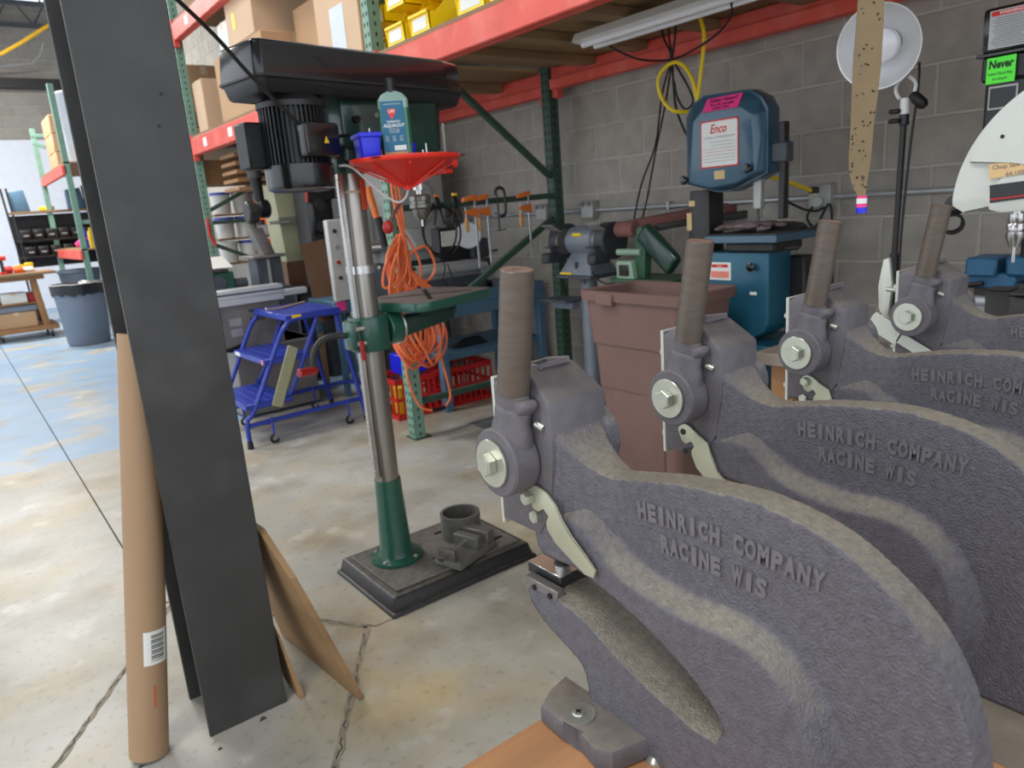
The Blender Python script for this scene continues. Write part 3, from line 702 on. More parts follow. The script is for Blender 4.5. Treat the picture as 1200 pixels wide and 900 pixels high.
def hexbolt(par, p, d, r=.0075, h=.006, washer=0.0, mat='zinc', name='bolt', wt=.0025):
    p = Vector(p); d = Vector(d).normalized(); m = MB()
    m.cyl(p, p + d * h, r, seg=6, bev=.0008); m.cyl(p + d * h, p + d * (h + .0006), r * .72, seg=14)
    o = m.build(name, mat, par, ang=25)
    if washer: MB().cyl(p - d * wt, p, washer, seg=28, bev=.0006).build('washer', mat, o)
    return o
def make_press(label, strap='hook', rodlen=.135, tilt=.17):
    """origin under the pivot bolt: +y is the mouth, side with the lettering is -x"""
    t = thing('cast_arbor_press', label, 'press', (0, 0, 0), 0, 'cast arm presses in a row on the bench')
    o = bpy.data.objects.new('frame', FRAME); C.objects.link(o); o.parent = t; o.modifiers.new('wn', 'WEIGHTED_NORMAL').weight = 80
    # head: cheek, crowned top with a dusty pocket, slide way in front
    m = MB()
    sec = [(.038, .204), (.038, .372), (.030, .380), (-.018, .392), (-.060, .362), (-.061, .30), (-.052, .24), (-.03, .204)]
    m.hull([(sx * (.0412 if z < .375 else .034), y, z) for sx in (-1, 1) for y, z in sec], .0025)
    m.build('head_block', 'cast_smooth', t)
    m = MB(); rings = []
    for k in range(15):
        u = k / 14; y = -.052 - .098 * u; q = (1 - u) ** 2; w_ = .0155 + .0242 * (1 - u) ** 1.6; zt = .2895 + .050 * (1 - u) ** 3
        rings.append([m.bm.verts.new(p) for p in ((-w_, y, .215), (-w_, y, zt - .008), (-w_ + .002, y, zt - .002), (-w_ + .006, y, zt), (w_ - .006, y, zt), (w_ - .002, y, zt - .002), (w_, y, zt - .008), (w_, y, .215))])
    for a_, b_ in zip(rings, rings[1:]):
        for q in range(7): m.bm.faces.new((a_[q], a_[q + 1], b_[q + 1], b_[q]))
    m.build('head_fillet', 'cast', t)
    m = MB(); m.box((-.016, -.024, .391), (.022, -.018, .3965), .001); m.box((-.016, .012, .385), (.022, .018, .3915), .001); m.box((.019, -.024, .388), (.025, .018, .3955), .001, rot=Matrix.Rotation(-.16, 4, 'X')); m.box((-.020, -.024, .390), (-.015, -.006, .395), .001)
    m.build('pocket_rim', 'cast_smooth', t)
    MB().cyl((.030, -.030, .302), (.056, -.030, .302), .042, seg=40, bev=.005).build('gear_lobe', 'cast', t)
    # front cover plate with bolts
    cp = MB().box((-.040, .038, .196), (.040, .044, .378), .001).build('cover_plate', 'zinc_plate', t)
    for z in (.345, .222):
        for x in (-.028, .028): hexbolt(cp, (x, .044, z), (0, 1, 0), .0065, .007)
    # pivot boss and handle socket
    pv = MB(); pv.cyl((-.076, -.003, .293), (-.042, -.003, .293), .0395, seg=48, bev=.0025).build('pivot_hub', 'cast_smooth', t)
    hub = t.children[-1]
    hexbolt(hub, (-.0798, .0, .293), (-1, 0, 0), .0135, .010, .0275, wt=.0036)
    MB().cyl((-.04, -.002, .293), (-.02, -.002, .293), .022, seg=24).build('pinion_shaft', 'zinc', hub)
    ax = Vector((0, -math.sin(tilt), math.cos(tilt))); base = Vector((-.0545, -.006, .30))
    s = MB(); s.lathe([(.030, 0), (.030, .018), (.0265, .034), (.0238, .042), (.0238, .052), (.0228, .056), (.0205, .058), (.0205, .072), (.0182, .0738)], base, ax, 32, sx=.72)
    s.build('handle_socket', 'cast_smooth', t)
    a2 = base + Vector((.012, -.028, .046)); MB().hull([(-.066, -.026, .345), (-.044, -.026, .345), (-.062, -.046, .357), (-.044, -.048, .357), (-.062, -.044, .366), (-.044, -.046, .366), (-.066, -.02, .366), (-.044, -.02, .366), (-.05, -.022, .335)], .003).build('socket_lug', 'cast_smooth', t)
    MB().cyl((-.043, -.040, .338), (-.041, -.050, .334), .005, seg=10).build('set_screw', 'zinc', t)
    rb = base + ax * .073; re = rb + ax * rodlen
    rod = MB().lathe([(.0178, 0), (.0178, rodlen - .0012), (.0166, rodlen)], rb, ax, 32).build('handle_rod', 'rod', t)
    MB().lathe([(.0167, 0), (.005, .0004), (.0045, -.004), (.0001, -.006)], re - ax * .0003, ax, 24).build('rod_end', 'rod_end', rod)
    # anvil plate, clamp strip with socket screws and the ram
    an = MB().box((-.026, -.042, .1345), (.032, .018, .1475), .0012).build('anvil_plate', 'black_satin', t)
    MB().box((-.0255, -.0415, .1475), (.0315, .0175, .1490), .0005).build('plate_top', 'steel_bright', an)
    st = MB().box((-.0405, -.052, .128), (-.028, .006, .140), .001).build('clamp_strip', 'table_iron', t)
    for y in (-.040, -.012): MB().cyl((-.0425, y, .131), (-.0395, y, .131), .0035, seg=12).build('socket_screw', 'black_oxide', st)
    MB().cyl((.004, -.012, .152), (.004, -.012, .22), .0090, seg=24).build('ram', 'steel_bright', t)
    MB().cyl((.004, -.012, .1488), (.004, -.012, .153), .0105, seg=24).build('ram_punch', 'black_oxide', t)
    MB().box((-.026, -.024, .196), (.026, .034, .225), .004).build('ram_guide', 'cast', t)
    # hooked latch strap with its bolts
    if strap == 'hook':
        pl = [(-.018, .262), (-.036, .266), (-.052, .262), (-.066, .252), (-.075, .236), (-.088, .222), (-.112, .206), (-.124, .196), (-.121, .187), (-.108, .186), (-.086, .196), (-.062, .207), (-.050, .219), (-.049, .228), (-.055, .236), (-.046, .243), (-.036, .235), (-.027, .237)]
    else:
        pl = [(.010, .240), (.002, .250), (-.010, .248), (-.024, .238), (-.041, .229), (-.047, .212), (-.056, .190), (-.088, .168), (-.085, .160), (-.068, .161), (-.045, .168), (-.022, .188), (-.014, .205), (-.014, .212), (-.020, .219), (-.014, .226), (-.004, .219), (.004, .224)]
    if strap != 'open':
        st = MB().prism(pl, 'x', -.0465, -.0435, .0006).build('latch_strap', 'zinc_strap', t)
        if strap == 'bolts':
            hexbolt(st, (-.0465, .0, .238), (-1, 0, 0), .008, .007); hexbolt(t, (-.040, .006, .206), (-1, 0, 0), .008, .007)
        elif strap == 'hook':
            hexbolt(st, (-.0465, -.024, .250), (-1, 0, 0), .008, .009); hexbolt(t, (-.040, -.030, .228), (-1, 0, 0), .0078, .010)
        else:
            for q in ((.0, .237), (-.004, .209)): MB().cyl((-.0475, q[0], q[1]), (-.0468, q[0], q[1]), .0045, seg=14).build('strap_hole', 'black_oxide', st)
    else:
        hexbolt(t, (-.040, .004, .226), (-1, 0, 0), .0085, .008); hexbolt(t, (-.040, -.000, .198), (-1, 0, 0), .0085, .008)
    # feet on the bench
    for s in (-1, 1):
        f = MB().prism([(s * .030, -.045), (s * .060, -.052), (s * .086, -.066), (s * .088, -.105), (s * .078, -.118), (s * .085, -.130), (s * .090, -.155), (s * .080, -.172), (s * .030, -.185)], 'z', 0, .026, .005).build('foot', 'cast_smooth', t)
        sc = MB().lathe([(.0, .0278), (.0185, .0278), (.0185, .0255), (.0, .0255)], (s * .066, -.107, 0), seg=28).build('washer', 'zinc', f)
        MB().lathe([(.007, .0278), (.006, .0295), (.002, .0302), (.0001, .0302)], (s * .066, -.107, 0), seg=16).build('screw_head', 'zinc', f)
        k = MB(); k.box((s * .066 - .0035, -.1078, .0298), (s * .066 + .0035, -.1062, .0306)); k.box((s * .066 - .0008, -.1105, .0298), (s * .066 + .0008, -.1035, .0306)); k.build('screw_slot', 'black_oxide', f)
    # raised foundry lettering
    xw = -.0160
    def arc(s, y0, z0, dy, rise, size):
        n = len(s); first = None
        for i, ch in enumerate(s):
            if ch == ' ': continue
            u = i / (n - 1); y = y0 - dy * u; z = z0 + rise * (4 * u * (1 - u)) * .5 - .004 * u
            ang = math.atan2(rise * (4 - 8 * u) * .5, dy)
            text(ch, size, 'letter', t, (xw, y, z), (0, -math.cos(ang), math.sin(ang)), (0, math.sin(ang), math.cos(ang)), ext=.0022, name='raised_letter', bold=.0013, fit=.0108) if ch != 'I' else text(ch, size, 'letter', t, (xw, y, z), (0, -math.cos(ang), math.sin(ang)), (0, math.sin(ang), math.cos(ang)), ext=.0022, name='raised_letter', bold=.0014)
    arc('HEINRICH COMPANY', -.166, .2665, .186, .008, .0235)
    arc('RACINE WIS', -.194, .2395, .106, .003, .0235)
    return t
P1 = make_press('nearest cast press with its ram down on a steel anvil plate', 'hook')
P2 = make_press('second cast press from the front, hook strap hanging without bolts', 'holes')
P3 = make_press('third cast press from the front, hook strap held by two bolts', 'bolts')
P4 = make_press('farthest cast press with a silver spring clamp on its mouth', 'open')
for p, loc, rz in ((P1, (.511, .634, BZ), 0), (P2, (.827, .656, BZ), 0), (P3, (1.165, .672, BZ), 0), (P4, (1.558, .675, BZ), 0)):
    p.location = loc; p.rotation_euler = (0, 0, rz)
tag(MB().box((-.003, -.0015, 0), (.003, .0015, .0012)).build('blue_chip', 'blue_plastic'), 'tiny blue plastic chip lying on the nearest press jaw', 'chip').location = (.478, .545, .8735)
# silver toggle clamp on the farthest press
tc = thing('toggle_clamp', 'silver toggle clamp with bent handle fixed to the farthest press', 'clamp', (1.558, .675, BZ))
m = MB(); m.prism([(.078, .400), (.090, .396), (.097, .34), (.095, .295), (.084, .262), (.074, .28), (.068, .345)], 'x', -.004, .006, .002); m.build('clamp_arm', 'zinc_plate', tc)
MB().tube([(0, .08, .335), (0, .062, .334), (0, .044, .334)], .0065, 10).build('clamp_screw', 'zinc', tc)
m = MB(); m.box((-.052, -.02, -.0015), (-.049, .115, .022)); 
o = MB(Matrix.Translation((-.048, .012, .236)) @ Matrix.Rotation(.50, 4, 'X')); o.box((-.0015, -.05, -.012), (.0015, .02, .012), .001); o.box((-.0015, .015, -.019), (.0015, .085, .019), .001); o.box((-.0015, .083, -.013), (.030, .087, .013), .001); o.cyl((.0, .07, .0), (.03, .07, .0), .014, seg=18); o.build('clamp_bracket', 'zinc_plate', tc)
m.bm.free()
sl = (1.530, 0.768, 0.969)
dh = MB().lathe([(0, 0), (.031, 0), (.032, .002), (.032, .046), (.030, .048), (0, .048)], (sl[0] - 1.558, sl[1] - .675, sl[2] - .75 - .048), seg=32).build('die_cylinder', 'steel_bright', P4)
MB().box((sl[0] - 1.558 - .010, -.01, .100), (sl[0] - 1.558 + .03, sl[1] - .675 + .02, sl[2] - .75 - .047), .001).build('die_bracket', 'iron_dark', P4)

# ---------------------------------------------------------------- floor drill press
dp = thing('floor_drill_press', 'green and black floor standing drill press with long belt cover', 'drill press', (1.115, 2.312, 0))
m = MB(); m.hull([(-.165, -.265, 0), (.445, -.265, 0), (-.165, .175, 0), (.445, .175, 0), (-.150, -.250, .062), (.430, -.250, .062), (-.150, .160, .062), (.430, .160, .062)], .008)
b = m.build('base', 'black_base', dp)
MB().hull([(-.172, -.272, 0), (.452, -.272, 0), (-.172, .182, 0), (.452, .182, 0), (-.168, -.268, .014), (.448, -.268, .014), (-.168, .178, .014), (.448, .178, .014)], .003).build('base_lip', 'black_base', b)
MB().box((-.125, -.222, .062), (.405, .132, .071), .003).build('base_pad', 'base_dust', b)
for y in (-.15, .06): MB().box((.20, y - .008, .0705), (.38, y + .008, .0718)).build('slot', 'black_oxide', b)
c1 = MB().lathe([(.0, .071), (.098, .071), (.098, .083), (.066, .090), (.058, .12), (.047, .385), (.0, .385)], seg=40).build('column_foot', 'green_mid', dp)
for a in (.6, 2.2, 3.7, 5.2): hexbolt(c1, (.083 * math.cos(a), .083 * math.sin(a), .084), (0, 0, 1), .008, .007)
MB().cyl((0, 0, .38), (0, 0, 1.49), .0425, seg=36).build('column', 'steel_col', dp)
rk_ = MB(); rk_.box((-.056, -.028, .40), (-.040, -.006, 1.46), .002)
for k in range(86): rk_.box((-.0585, -.026, .41 + .012 * k), (-.0555, -.008, .416 + .012 * k))
rk_.build('rack_bar', 'steel_bright', dp)
MB().lathe([(.043, 0), (.054, 0), (.054, .026), (.043, .026)], (0, 0, 1.128), seg=36).build('rack_collar', 'steel_bright', dp)
hexbolt(dp, (.052, -.018, 1.141), (1, -.3, 0), .007, .008)
cl = MB().lathe([(.043, -.002), (.066, -.002), (.070, .006), (.070, .108), (.066, .116), (.043, .116)], (0, 0, .866), seg=40).build('table_bracket', 'green_mid', dp)
MB().box((-.088, -.05, .872), (-.045, .03, .975), .012, seg=2).build('crank_gearbox', 'green_mid', cl)
for z in (.89, .94): MB().cyl((-.075, -.06, z + .01), (-.045, -.06, z + .01), .008, seg=10).build('pinch_bolt', 'zinc', cl)
lk = MB().tube([(-.068, -.06, .955), (-.066, -.068, .90), (-.064, -.070, .86)], .004, 8).build('lock_lever', 'iron_dark', cl)
MB().cyl((-.066, -.069, .91), (-.064, -.070, .845), .0085, seg=12, bev=.002).build('lever_grip', 'red_dark', lk)
u10 = Matrix.Rotation(math.radians(10), 4, 'Z')
cr = MB().tube([(-.088, .0, .925), (-.115, .008, .93), (-.155, .02, .925), (-.185, .03, .90), (-.200, .035, .86), (-.195, .035, .82)], .011, 10, smooth=4).build('crank_arm', 'iron_dark', dp)
MB().cyl((-.195, .035, .822), (-.265, .01, .828), .013, .015, seg=16, bev=.003).build('crank_grip', 'red_dark', cr)
# table arm and tilting table
m = MB(u10); m.cyl((.062, 0, .925), (.112, 0, .925), .060, seg=36, bev=.004); m.build('tilt_flange', 'green_mid', dp)
MB(u10).cyl((.112, 0, .925), (.122, 0, .925), .064, seg=36, bev=.002).build('tilt_scale', 'steel_bright', dp)
MB(u10).hull([(.12, -.035, .885), (.12, .035, .885), (.12, -.035, .96), (.12, .035, .96), (.36, -.05, .955), (.36, .05, .955), (.36, -.05, .915), (.36, .05, .915), (.40, -.03, .955), (.40, .03, .955)], .006).build('table_arm', 'green_dark', dp)
tps = []
ca, sa_ = math.cos(math.radians(18)), math.sin(math.radians(18))
for cx, cy, q0 in ((.155, .12, 0), (-.155, .12, 1), (-.155, -.12, 2), (.155, -.12, 3)):
    for k in range(7):
        a = (q0 + k / 6) * PI / 2; lx = cx + .055 * math.cos(a); ly = cy + .055 * math.sin(a)
        tps.append((.268 + lx * ca - ly * sa_, .055 + lx * sa_ + ly * ca))
tbm = MB().prism(tps, 'z', .985, 1.015, .004).build('table', 'green_mid', dp)
inner = [(.275 + (p[0] - .275) * .965, .05 + (p[1] - .05) * .965) for p in tps]
MB().prism(inner, 'z', 1.0148, 1.0165).build('table_top', 'table_iron', tbm)
for a in (1.1, -.47):
    o = MB(Matrix.Translation((.275, .05, 0)) @ Matrix.Rotation(a, 4, 'Z')); o.box((-.17, -.009, 1.0160), (.17, .009, 1.0172)); o.build('table_slot', 'black_oxide', tbm)
MB(u10).box((.20, -.05, .95), (.34, .05, .987), .004).build('table_boss', 'green_dark', dp)
# head assembly, turned a little on the column
hd = MB(u10)
hd.hull([(-.065, -.085, 1.53), (.30, -.12, 1.50), (.30, .12, 1.50), (-.065, .085, 1.53), (-.065, -.085, 1.685), (.30, -.12, 1.685), (.30, .12, 1.685), (-.065, .085, 1.685)], .008)
hd.lathe([(0, 1.452), (.060, 1.452), (.064, 1.46), (.064, 1.53), (.06, 1.56), (0, 1.56)], seg=36)
hd.cyl((.265, 0, 1.43), (.265, 0, 1.52), .045, seg=28, bev=.004)
hd = hd.build('head', 'green_dark', dp)
MB(u10).hull([(.30, -.115, 1.515), (.335, -.09, 1.515), (.335, .09, 1.515), (.30, .115, 1.515), (.30, -.115, 1.68), (.345, -.09, 1.68), (.345, .09, 1.68), (.30, .115, 1.68)], .006).build('front_plate', 'black_satin', hd)
MB(u10).cyl((-.02, -.085, 1.61), (-.02, -.105, 1.61), .012, seg=8).build('tension_knob', 'black_gloss', hd)
MB(u10).cyl((.06, -.09, 1.625), (.06, -.1, 1.625), .008, seg=14).build('cap_screw', 'zinc', hd)
bc = MB(u10)
a_, b_ = -.378, .475
outl = [(a_ + .02, -.160), (a_, -.145), (a_, .045), (a_ + .02, .07), (a_ + .25, .12), (b_ - .12, .135), (b_ - .03, .105), (b_, .05), (b_, -.05), (b_ - .03, -.105), (b_ - .12, -.135)]
def shrink(P, k): cx = (a_ + b_) / 2; return [(cx + (p[0] - cx) * (1 - k / .45), p[1] * (1 - k / .16)) for p in P]
bc.hull([(*p, 1.712) for p in outl] + [(*p, 1.80) for p in shrink(outl, .010)] + [(*p, 1.808) for p in shrink(outl, .020)], .003)
bc = bc.build('belt_cover', 'black_gloss', dp)
MB(u10).hull([(*p, 1.706) for p in shrink(outl, -.004)] + [(*p, 1.713) for p in shrink(outl, -.004)], .001).build('cover_seam', 'black_satin', bc)
MB(u10).hull([(*p, 1.708) for p in shrink(outl, .004)] + [(*p, 1.668) for p in shrink(outl, .018)], .004).build('pulley_guard', 'black_satin', dp)
mo = MB(u10); MX, MY = -.232, -.075
mo.cyl((MX, MY, 1.445), (MX, MY, 1.655), .082, seg=32)
for k in range(44):
    a = 2 * PI * k / 44; c = math.cos(a); s = math.sin(a)
    q = MB(u10 @ Matrix.Translation((MX, MY, 0)) @ Matrix.Rotation(a, 4, 'Z')); q.box((.08, -.0025, 1.478), (.096, .0025, 1.64)); me_ = bpy.data.meshes.new('q'); q.bm.to_mesh(me_); mo.bm.from_mesh(me_); bpy.data.meshes.remove(me_); q.bm.free()
mo = mo.build('motor', 'black_satin', dp)
MB(u10).lathe([(.0, 1.400), (.080, 1.400), (.098, 1.408), (.101, 1.42), (.101, 1.476), (.0, 1.476)], (MX, MY, 0), seg=36).build('fan_shroud', 'black_gloss', mo)
MB(u10).lathe([(.0, 1.635), (.100, 1.635), (.100, 1.650), (.07, 1.672), (.0, 1.672)], (MX, MY, 0), seg=36).build('motor_end', 'black_satin', mo)
jb = MB(u10 @ Matrix.Translation((MX, MY, 0)) @ Matrix.Rotation(-1.50, 4, 'Z')); jb.box((.085, -.062, 1.49), (.132, .062, 1.585), .010, seg=2); jb = jb.build('junction_box', 'black_gloss', mo)
jm = u10 @ Matrix.Translation((MX, MY, 0)) @ Matrix.Rotation(-1.50, 4, 'Z')
MB(jm).prism([(-.006 + .006, 1.527), (.018, 1.527), (.009, 1.546)], 'x', .1322, .1328).build('warning_triangle', 'yellow', jb)
o = MB(jm); o.prism([(.0075, 1.5415), (.0095, 1.5355), (.0075, 1.5362), (.0105, 1.5295), (.0085, 1.5345), (.0105, 1.5340)], 'x', .1329, .1332); o.build('warning_bolt', 'ink', jb)
MB(u10).box((MX - .145, MY + .02, 1.47), (MX - .085, MY + .09, 1.60), .006).build('capacitor_box', 'black_satin', mo)
MB(u10).box((-.13, -.03, 1.50), (-.04, .05, 1.53), .004).build('motor_bracket', 'table_iron', dp)
MB(u10).box((-.13, .06, 1.60), (-.04, .09, 1.66), .004).build('motor_bracket', 'iron_dark', dp)
# spindle and chuck
sx, sy = .292, .0
MB(u10).cyl((sx, sy, 1.39), (sx, sy, 1.435), .022, seg=24).build('quill', 'steel_bright', dp)
MB(u10).cyl((sx, sy, 1.37), (sx, sy, 1.392), .012, seg=20).build('spindle', 'steel_bright', dp)
chk = MB(u10); chk.lathe([(0, 1.374), (.022, 1.374), (.030, 1.368), (.031, 1.352), (.0285, 1.350), (.0285, 1.342), (.031, 1.340), (.031, 1.328), (.024, 1.322), (.022, 1.30), (.015, 1.286), (0, 1.286)], (sx, sy, 0), seg=30, sx=1.3, sy=1.3)
chk = chk.build('chuck', 'chuck_steel', dp)
MB(u10).cyl((sx, sy, 1.262), (sx, sy, 1.288), .004, seg=10).build('drill_bit', 'steel_bright', chk)
# feed levers with knob
hb = MB(u10).cyl((.20, -.115, 1.47), (.20, -.15, 1.465), .028, seg=22, bev=.003).build('feed_hub', 'steel_bright', dp)
for e in ((-.04, -.22, 1.285), (.33, -.16, 1.50)):
    h_ = MB(u10).cyl((.20, -.145, 1.465), e, .006, seg=10).build('feed_lever', 'steel_bright', hb)
    if e[2] < 1.4: MB(u10).sphere((e[0], e[1], e[2] - .01), .017, 16, (1, 1, 1.2)).build('lever_knob', 'red_dark', h_)
ps = MB(u10).box((.31, -.13, 1.437), (.345, -.02, 1.452), .002).build('depth_stop', 'red_plastic', dp)
for k in range(3): MB(u10).box((.28 + .03 * k, -.14, 1.456), (.302 + .03 * k, -.10, 1.488), .003).build('stop_clip', ('red_plastic', 'black_satin', 'red_plastic')[k], dp)
MB(u10).cyl((.30, -.145, 1.48), (.297, -.15, 1.60), .004, seg=8).build('depth_rod', 'zinc', dp)
MB(Matrix.Translation((.0195, -.0425, 1.385)) @ Matrix.Rotation(.40, 4, 'Z')).box((-.011, -.003, -.05), (.013, .003, .05), .001).build('chuck_key_tag', 'orange_mark', dp)
MB().lathe([(.043, 0), (.0445, 0), (.0445, .008), (.043, .008)], (0, 0, 1.39), seg=36).build('band_clip', 'tape', dp)
cord('power_cord', [(0.523, 1.900, 1.846), (0.644, 2.000, 1.782), (0.752, 2.050, 1.684), (0.867, 2.080, 1.581), (0.976, 2.120, 1.501), (1.084, 2.180, 1.467), (1.121, 2.220, 1.508), (1.093, 2.220, 1.560), (1.044, 2.220, 1.560)], .0055, 'cord_black', 'black cord hanging diagonally across the belt cover and motor')
# machine vise and pipe ring on the base
vs = thing('drill_vise', 'grey drill press vise lying on the drill press base', 'vise', ((1.305, 2.138, 0.070)[0], (1.305, 2.138, 0.070)[1], .0723), math.radians(18))
MB().hull([(-.09, -.055, 0), (.09, -.055, 0), (-.09, .055, 0), (.09, .055, 0), (-.085, -.05, .02), (.085, -.05, .02), (-.085, .05, .02), (.085, .05, .02)], .003).build('body', 'vise_grey', vs)
MB().box((.05, -.05, .018), (.085, .05, .058), .003).build('fixed_jaw', 'vise_grey', vs)
MB().box((.005, -.045, .02), (.032, .045, .056), .003).build('moving_jaw', 'vise_grey', vs)
MB().box((-.085, -.03, .018), (-.070, .03, .052), .003).build('end_block', 'vise_grey', vs)
sc = MB().cyl((-.125, 0, .038), (.01, 0, .038), .006, seg=12).build('screw', 'steel_bright', vs)
MB().cyl((-.118, -.018, .038), (-.118, .018, .038), .0035, seg=8).build('screw_handle', 'black_oxide', sc)
vs.scale = (1.25, 1.25, 1.25)
pr = MB().lathe([(.066, 0), (.078, 0), (.078, .098), (.066, .098), (.066, 0)], (0, 0, 0), seg=36).build('pipe_ring', 'vise_grey')
tag(pr, 'short grey pipe section standing on the drill press base', 'pipe').location = ((1.389, 2.283, 0.090)[0], (1.389, 2.283, 0.090)[1], .0723)

# red funnel tray with the things on it
FY = 2.055
fc = ((1.182, 2.055, 1.473)[0], FY, 1.478)
fn = thing('funnel_tray', 'red plastic funnel tray fixed under the drill press head', 'funnel', fc)
prf = [(.0, -.095), (.012, -.095), (.014, -.08), (.150, -.016), (.166, -.012), (.170, -.006), (.170, .001), (.163, .001), (.160, -.008), (.02, -.072), (.0, -.075)]
MB().lathe(prf, seg=48).build('funnel_bowl', 'red_plastic', fn)
for k in range(8):
    a = 2 * PI * k / 8 + .35; q = MB(Matrix.Rotation(a, 4, 'Z')); q.hull([(.014, -.0025, -.084), (.150, -.0025, -.019), (.150, .0025, -.019), (.014, .0025, -.084), (.016, -.0015, -.090), (.150, -.0015, -.024), (.150, .0015, -.024)]); q.build('rib', 'red_plastic', fn)
MB().box((-.155, -.10, -.0045), (.155, .10, -.0015), .001).build('tray_insert', 'black_satin', fn)
cord('coolant_hose', [(fc[0], FY, 1.386), (fc[0] - .004, FY + .02, 1.36), (fc[0] - .03, FY + .03, 1.35), (fc[0] - .08, FY + .05, 1.39), (fc[0] - .14, FY + .08, 1.46), (fc[0] - .17, FY + .11, 1.47)], .0038, 'bucket', 'clear hose looping from the funnel spout back to the column')
bo = thing('coolant_bottle', 'clear bottle of green cutting fluid with teal label on the red tray', 'bottle', ((1.151, 2.040, 1.480)[0], 2.04, 1.4768), math.radians(-30))
def slabp(w, d, z0, z1, n=6, top=None):
    return None
m = MB(); m.hull([(x, y, z) for z in (0, .165) for x, y in ((-.045, -.012), (-.038, -.024), (.038, -.024), (.045, -.012), (.045, .012), (.038, .024), (-.038, .024), (-.045, .012))] + [(x, y, .182) for x in (-.03, .03) for y in (-.014, .014)] + [(x, y, .19) for x in (-.012, .012) for y in (-.010, .010)], .003)
m.build('bottle_body', 'bottle_clear', bo)
m = MB(); m.hull([(x, y, z) for z in (.003, .14) for x, y in ((-.0458, -.0122), (-.0385, -.0246), (.0385, -.0246), (.0458, -.0122), (.0458, .0122), (.0385, .0246), (-.0385, .0246), (-.0458, .0122))]).build('fluid', 'bottle_green', bo)
lab = MB().box((-.0375, -.0262, .008), (.030, -.0250, .160), .0004).build('label_sheet', 'label_teal', bo)
MB().box((-.0372, -.0268, .008), (.030, -.0262, .017)).build('label_band', 'wood_handle', lab)
lg = MB().prism([(-.019, .138), (.006, .138), (.004, .124), (-.001, .121), (-.0035, .111), (-.010, .111), (-.013, .121), (-.017, .124)], 'y', -.0268, -.0262).build('logo_shape', 'red_plastic', lab)
BX = (1, 0, 0); BYU = (0, 0, 1)
text('LPS', .0115, 'paper', lg, (-.0065, -.0270, .131), BX, BYU, bold=.0003, name='logo_text')
text('MAXIMUM STRENGTH', .005, 'paper', lab, (-.004, -.0265, .151), BX, BYU)
text('TAPMATIC', .0085, 'paper', lab, (-.004, -.0265, .102), BX, BYU, bold=.0002, shear=.15)
text('AQUACUT', .0125, 'paper', lab, (-.004, -.0265, .091), BX, BYU, bold=.0004, shear=.2)
text('METAL FLUID\nCUTTING FLUID\nWATER BASED', .0045, 'paper', lab, (-.004, -.0265, .077), BX, BYU, name='small_print')
for cx in (-.027, -.006, .015):
    text('\n'.join(('cuts', 'taps', 'drills')), .006, 'paper', lab, (cx, -.0265, .055), BX, BYU, name='small_print')
MB().box((-.008, -.0268, .021), (.027, -.0262, .035)).build('label_panel', 'paper', lab)
MB().cyl((-.003, 0, .186), (-.003, 0, .226), .013, .012, seg=20, bev=.001).build('cap', 'black_satin', bo)
bb = thing('parts_bin', 'small blue plastic bin standing left on the red tray', 'bin', ((1.061, 2.050, 1.476)[0], 2.06, 1.4768), math.radians(-12))
m = MB(); w_ = .030; d_ = .045; h_ = .072
m.hull([(-w_ * .85, -d_, 0), (w_ * .85, -d_, 0), (w_ * .85, d_, 0), (-w_ * .85, d_, 0), (-w_, -d_, h_), (w_, -d_, h_), (w_, d_, h_), (-w_, d_, h_)], .002); m.build('bin_body', 'blue_plastic', bb)
MB().box((-w_ - .005, -d_ - .005, h_ - .012), (w_ + .005, d_ + .005, h_ + .001), .002).build('bin_rim', 'blue_plastic', bb)
MB().box((-w_ + .003, -d_ + .004, h_ + .0008), (w_ - .003, d_ - .004, h_ + .0016)).build('bin_opening', 'label_dark', bb)
MB().cyl((.012, 0, h_), (.012, 0, h_ + .016), .003, seg=8).build('bit_tip', 'steel_bright', bb)
b2 = thing('parts_bin', 'blue bin mostly hidden behind the coolant bottle', 'bin', (fc[0] + .045, 2.13, 1.4768))
MB().hull([(-.02, -.03, 0), (.02, -.03, 0), (.02, .03, 0), (-.02, .03, 0), (-.024, -.034, .05), (.024, -.034, .05), (.024, .034, .05), (-.024, .034, .05)], .002).build('bin_body', 'blue_plastic', b2)
for k, (dx, dy, h) in enumerate(((.035, -.05, .02), (.06, -.03, .04), (.085, -.02, .012))):
    o = MB().cyl((0, 0, 0), (0, 0, h), .004, .003, seg=10).build('drill_bit', 'steel_bright'); o.location = (fc[0] + dx, FY + dy, 1.4768)
    tag(o, ('short bright bit beside the bottle on the red tray', 'taller bright bit on the red tray right of the bottle', 'stub of a bit at the right of the red tray')[k], 'drill bit')

# ---------------------------------------------------------------- machines along the wall
# brown tapered bin
bi = thing('waste_bin', 'large square brown plastic waste bin behind the second press', 'bin', (2.475, 2.22, 0))
def ring(hx, hy, z, r=.04, n=4):
    out = []
    for cx, cy, a0 in ((hx - r, hy - r, 0), (-hx + r, hy - r, 1), (-hx + r, -hy + r, 2), (hx - r, -hy + r, 3)):
        for k in range(n + 1):
            a = (a0 + k / n) * PI / 2; out.append((cx + r * math.cos(a), cy + r * math.sin(a), z))
    return out
m = MB(); rings = [ring(.120, .205, .0), ring(.140, .24, .45), ring(.146, .247, .452), ring(.154, .26, .66), ring(.161, .267, .662), ring(.172, .288, .86), ring(.187, .305, .862), ring(.190, .309, .905), ring(.180, .298, .908), ring(.166, .28, .90), ring(.115, .20, .02)]
vr = [[m.bm.verts.new(p) for p in q] for q in rings]
for a, b in zip(vr, vr[1:]):
    for i in range(len(a)): m.bm.faces.new((a[i], a[(i + 1) % len(a)], b[(i + 1) % len(b)], b[i]))
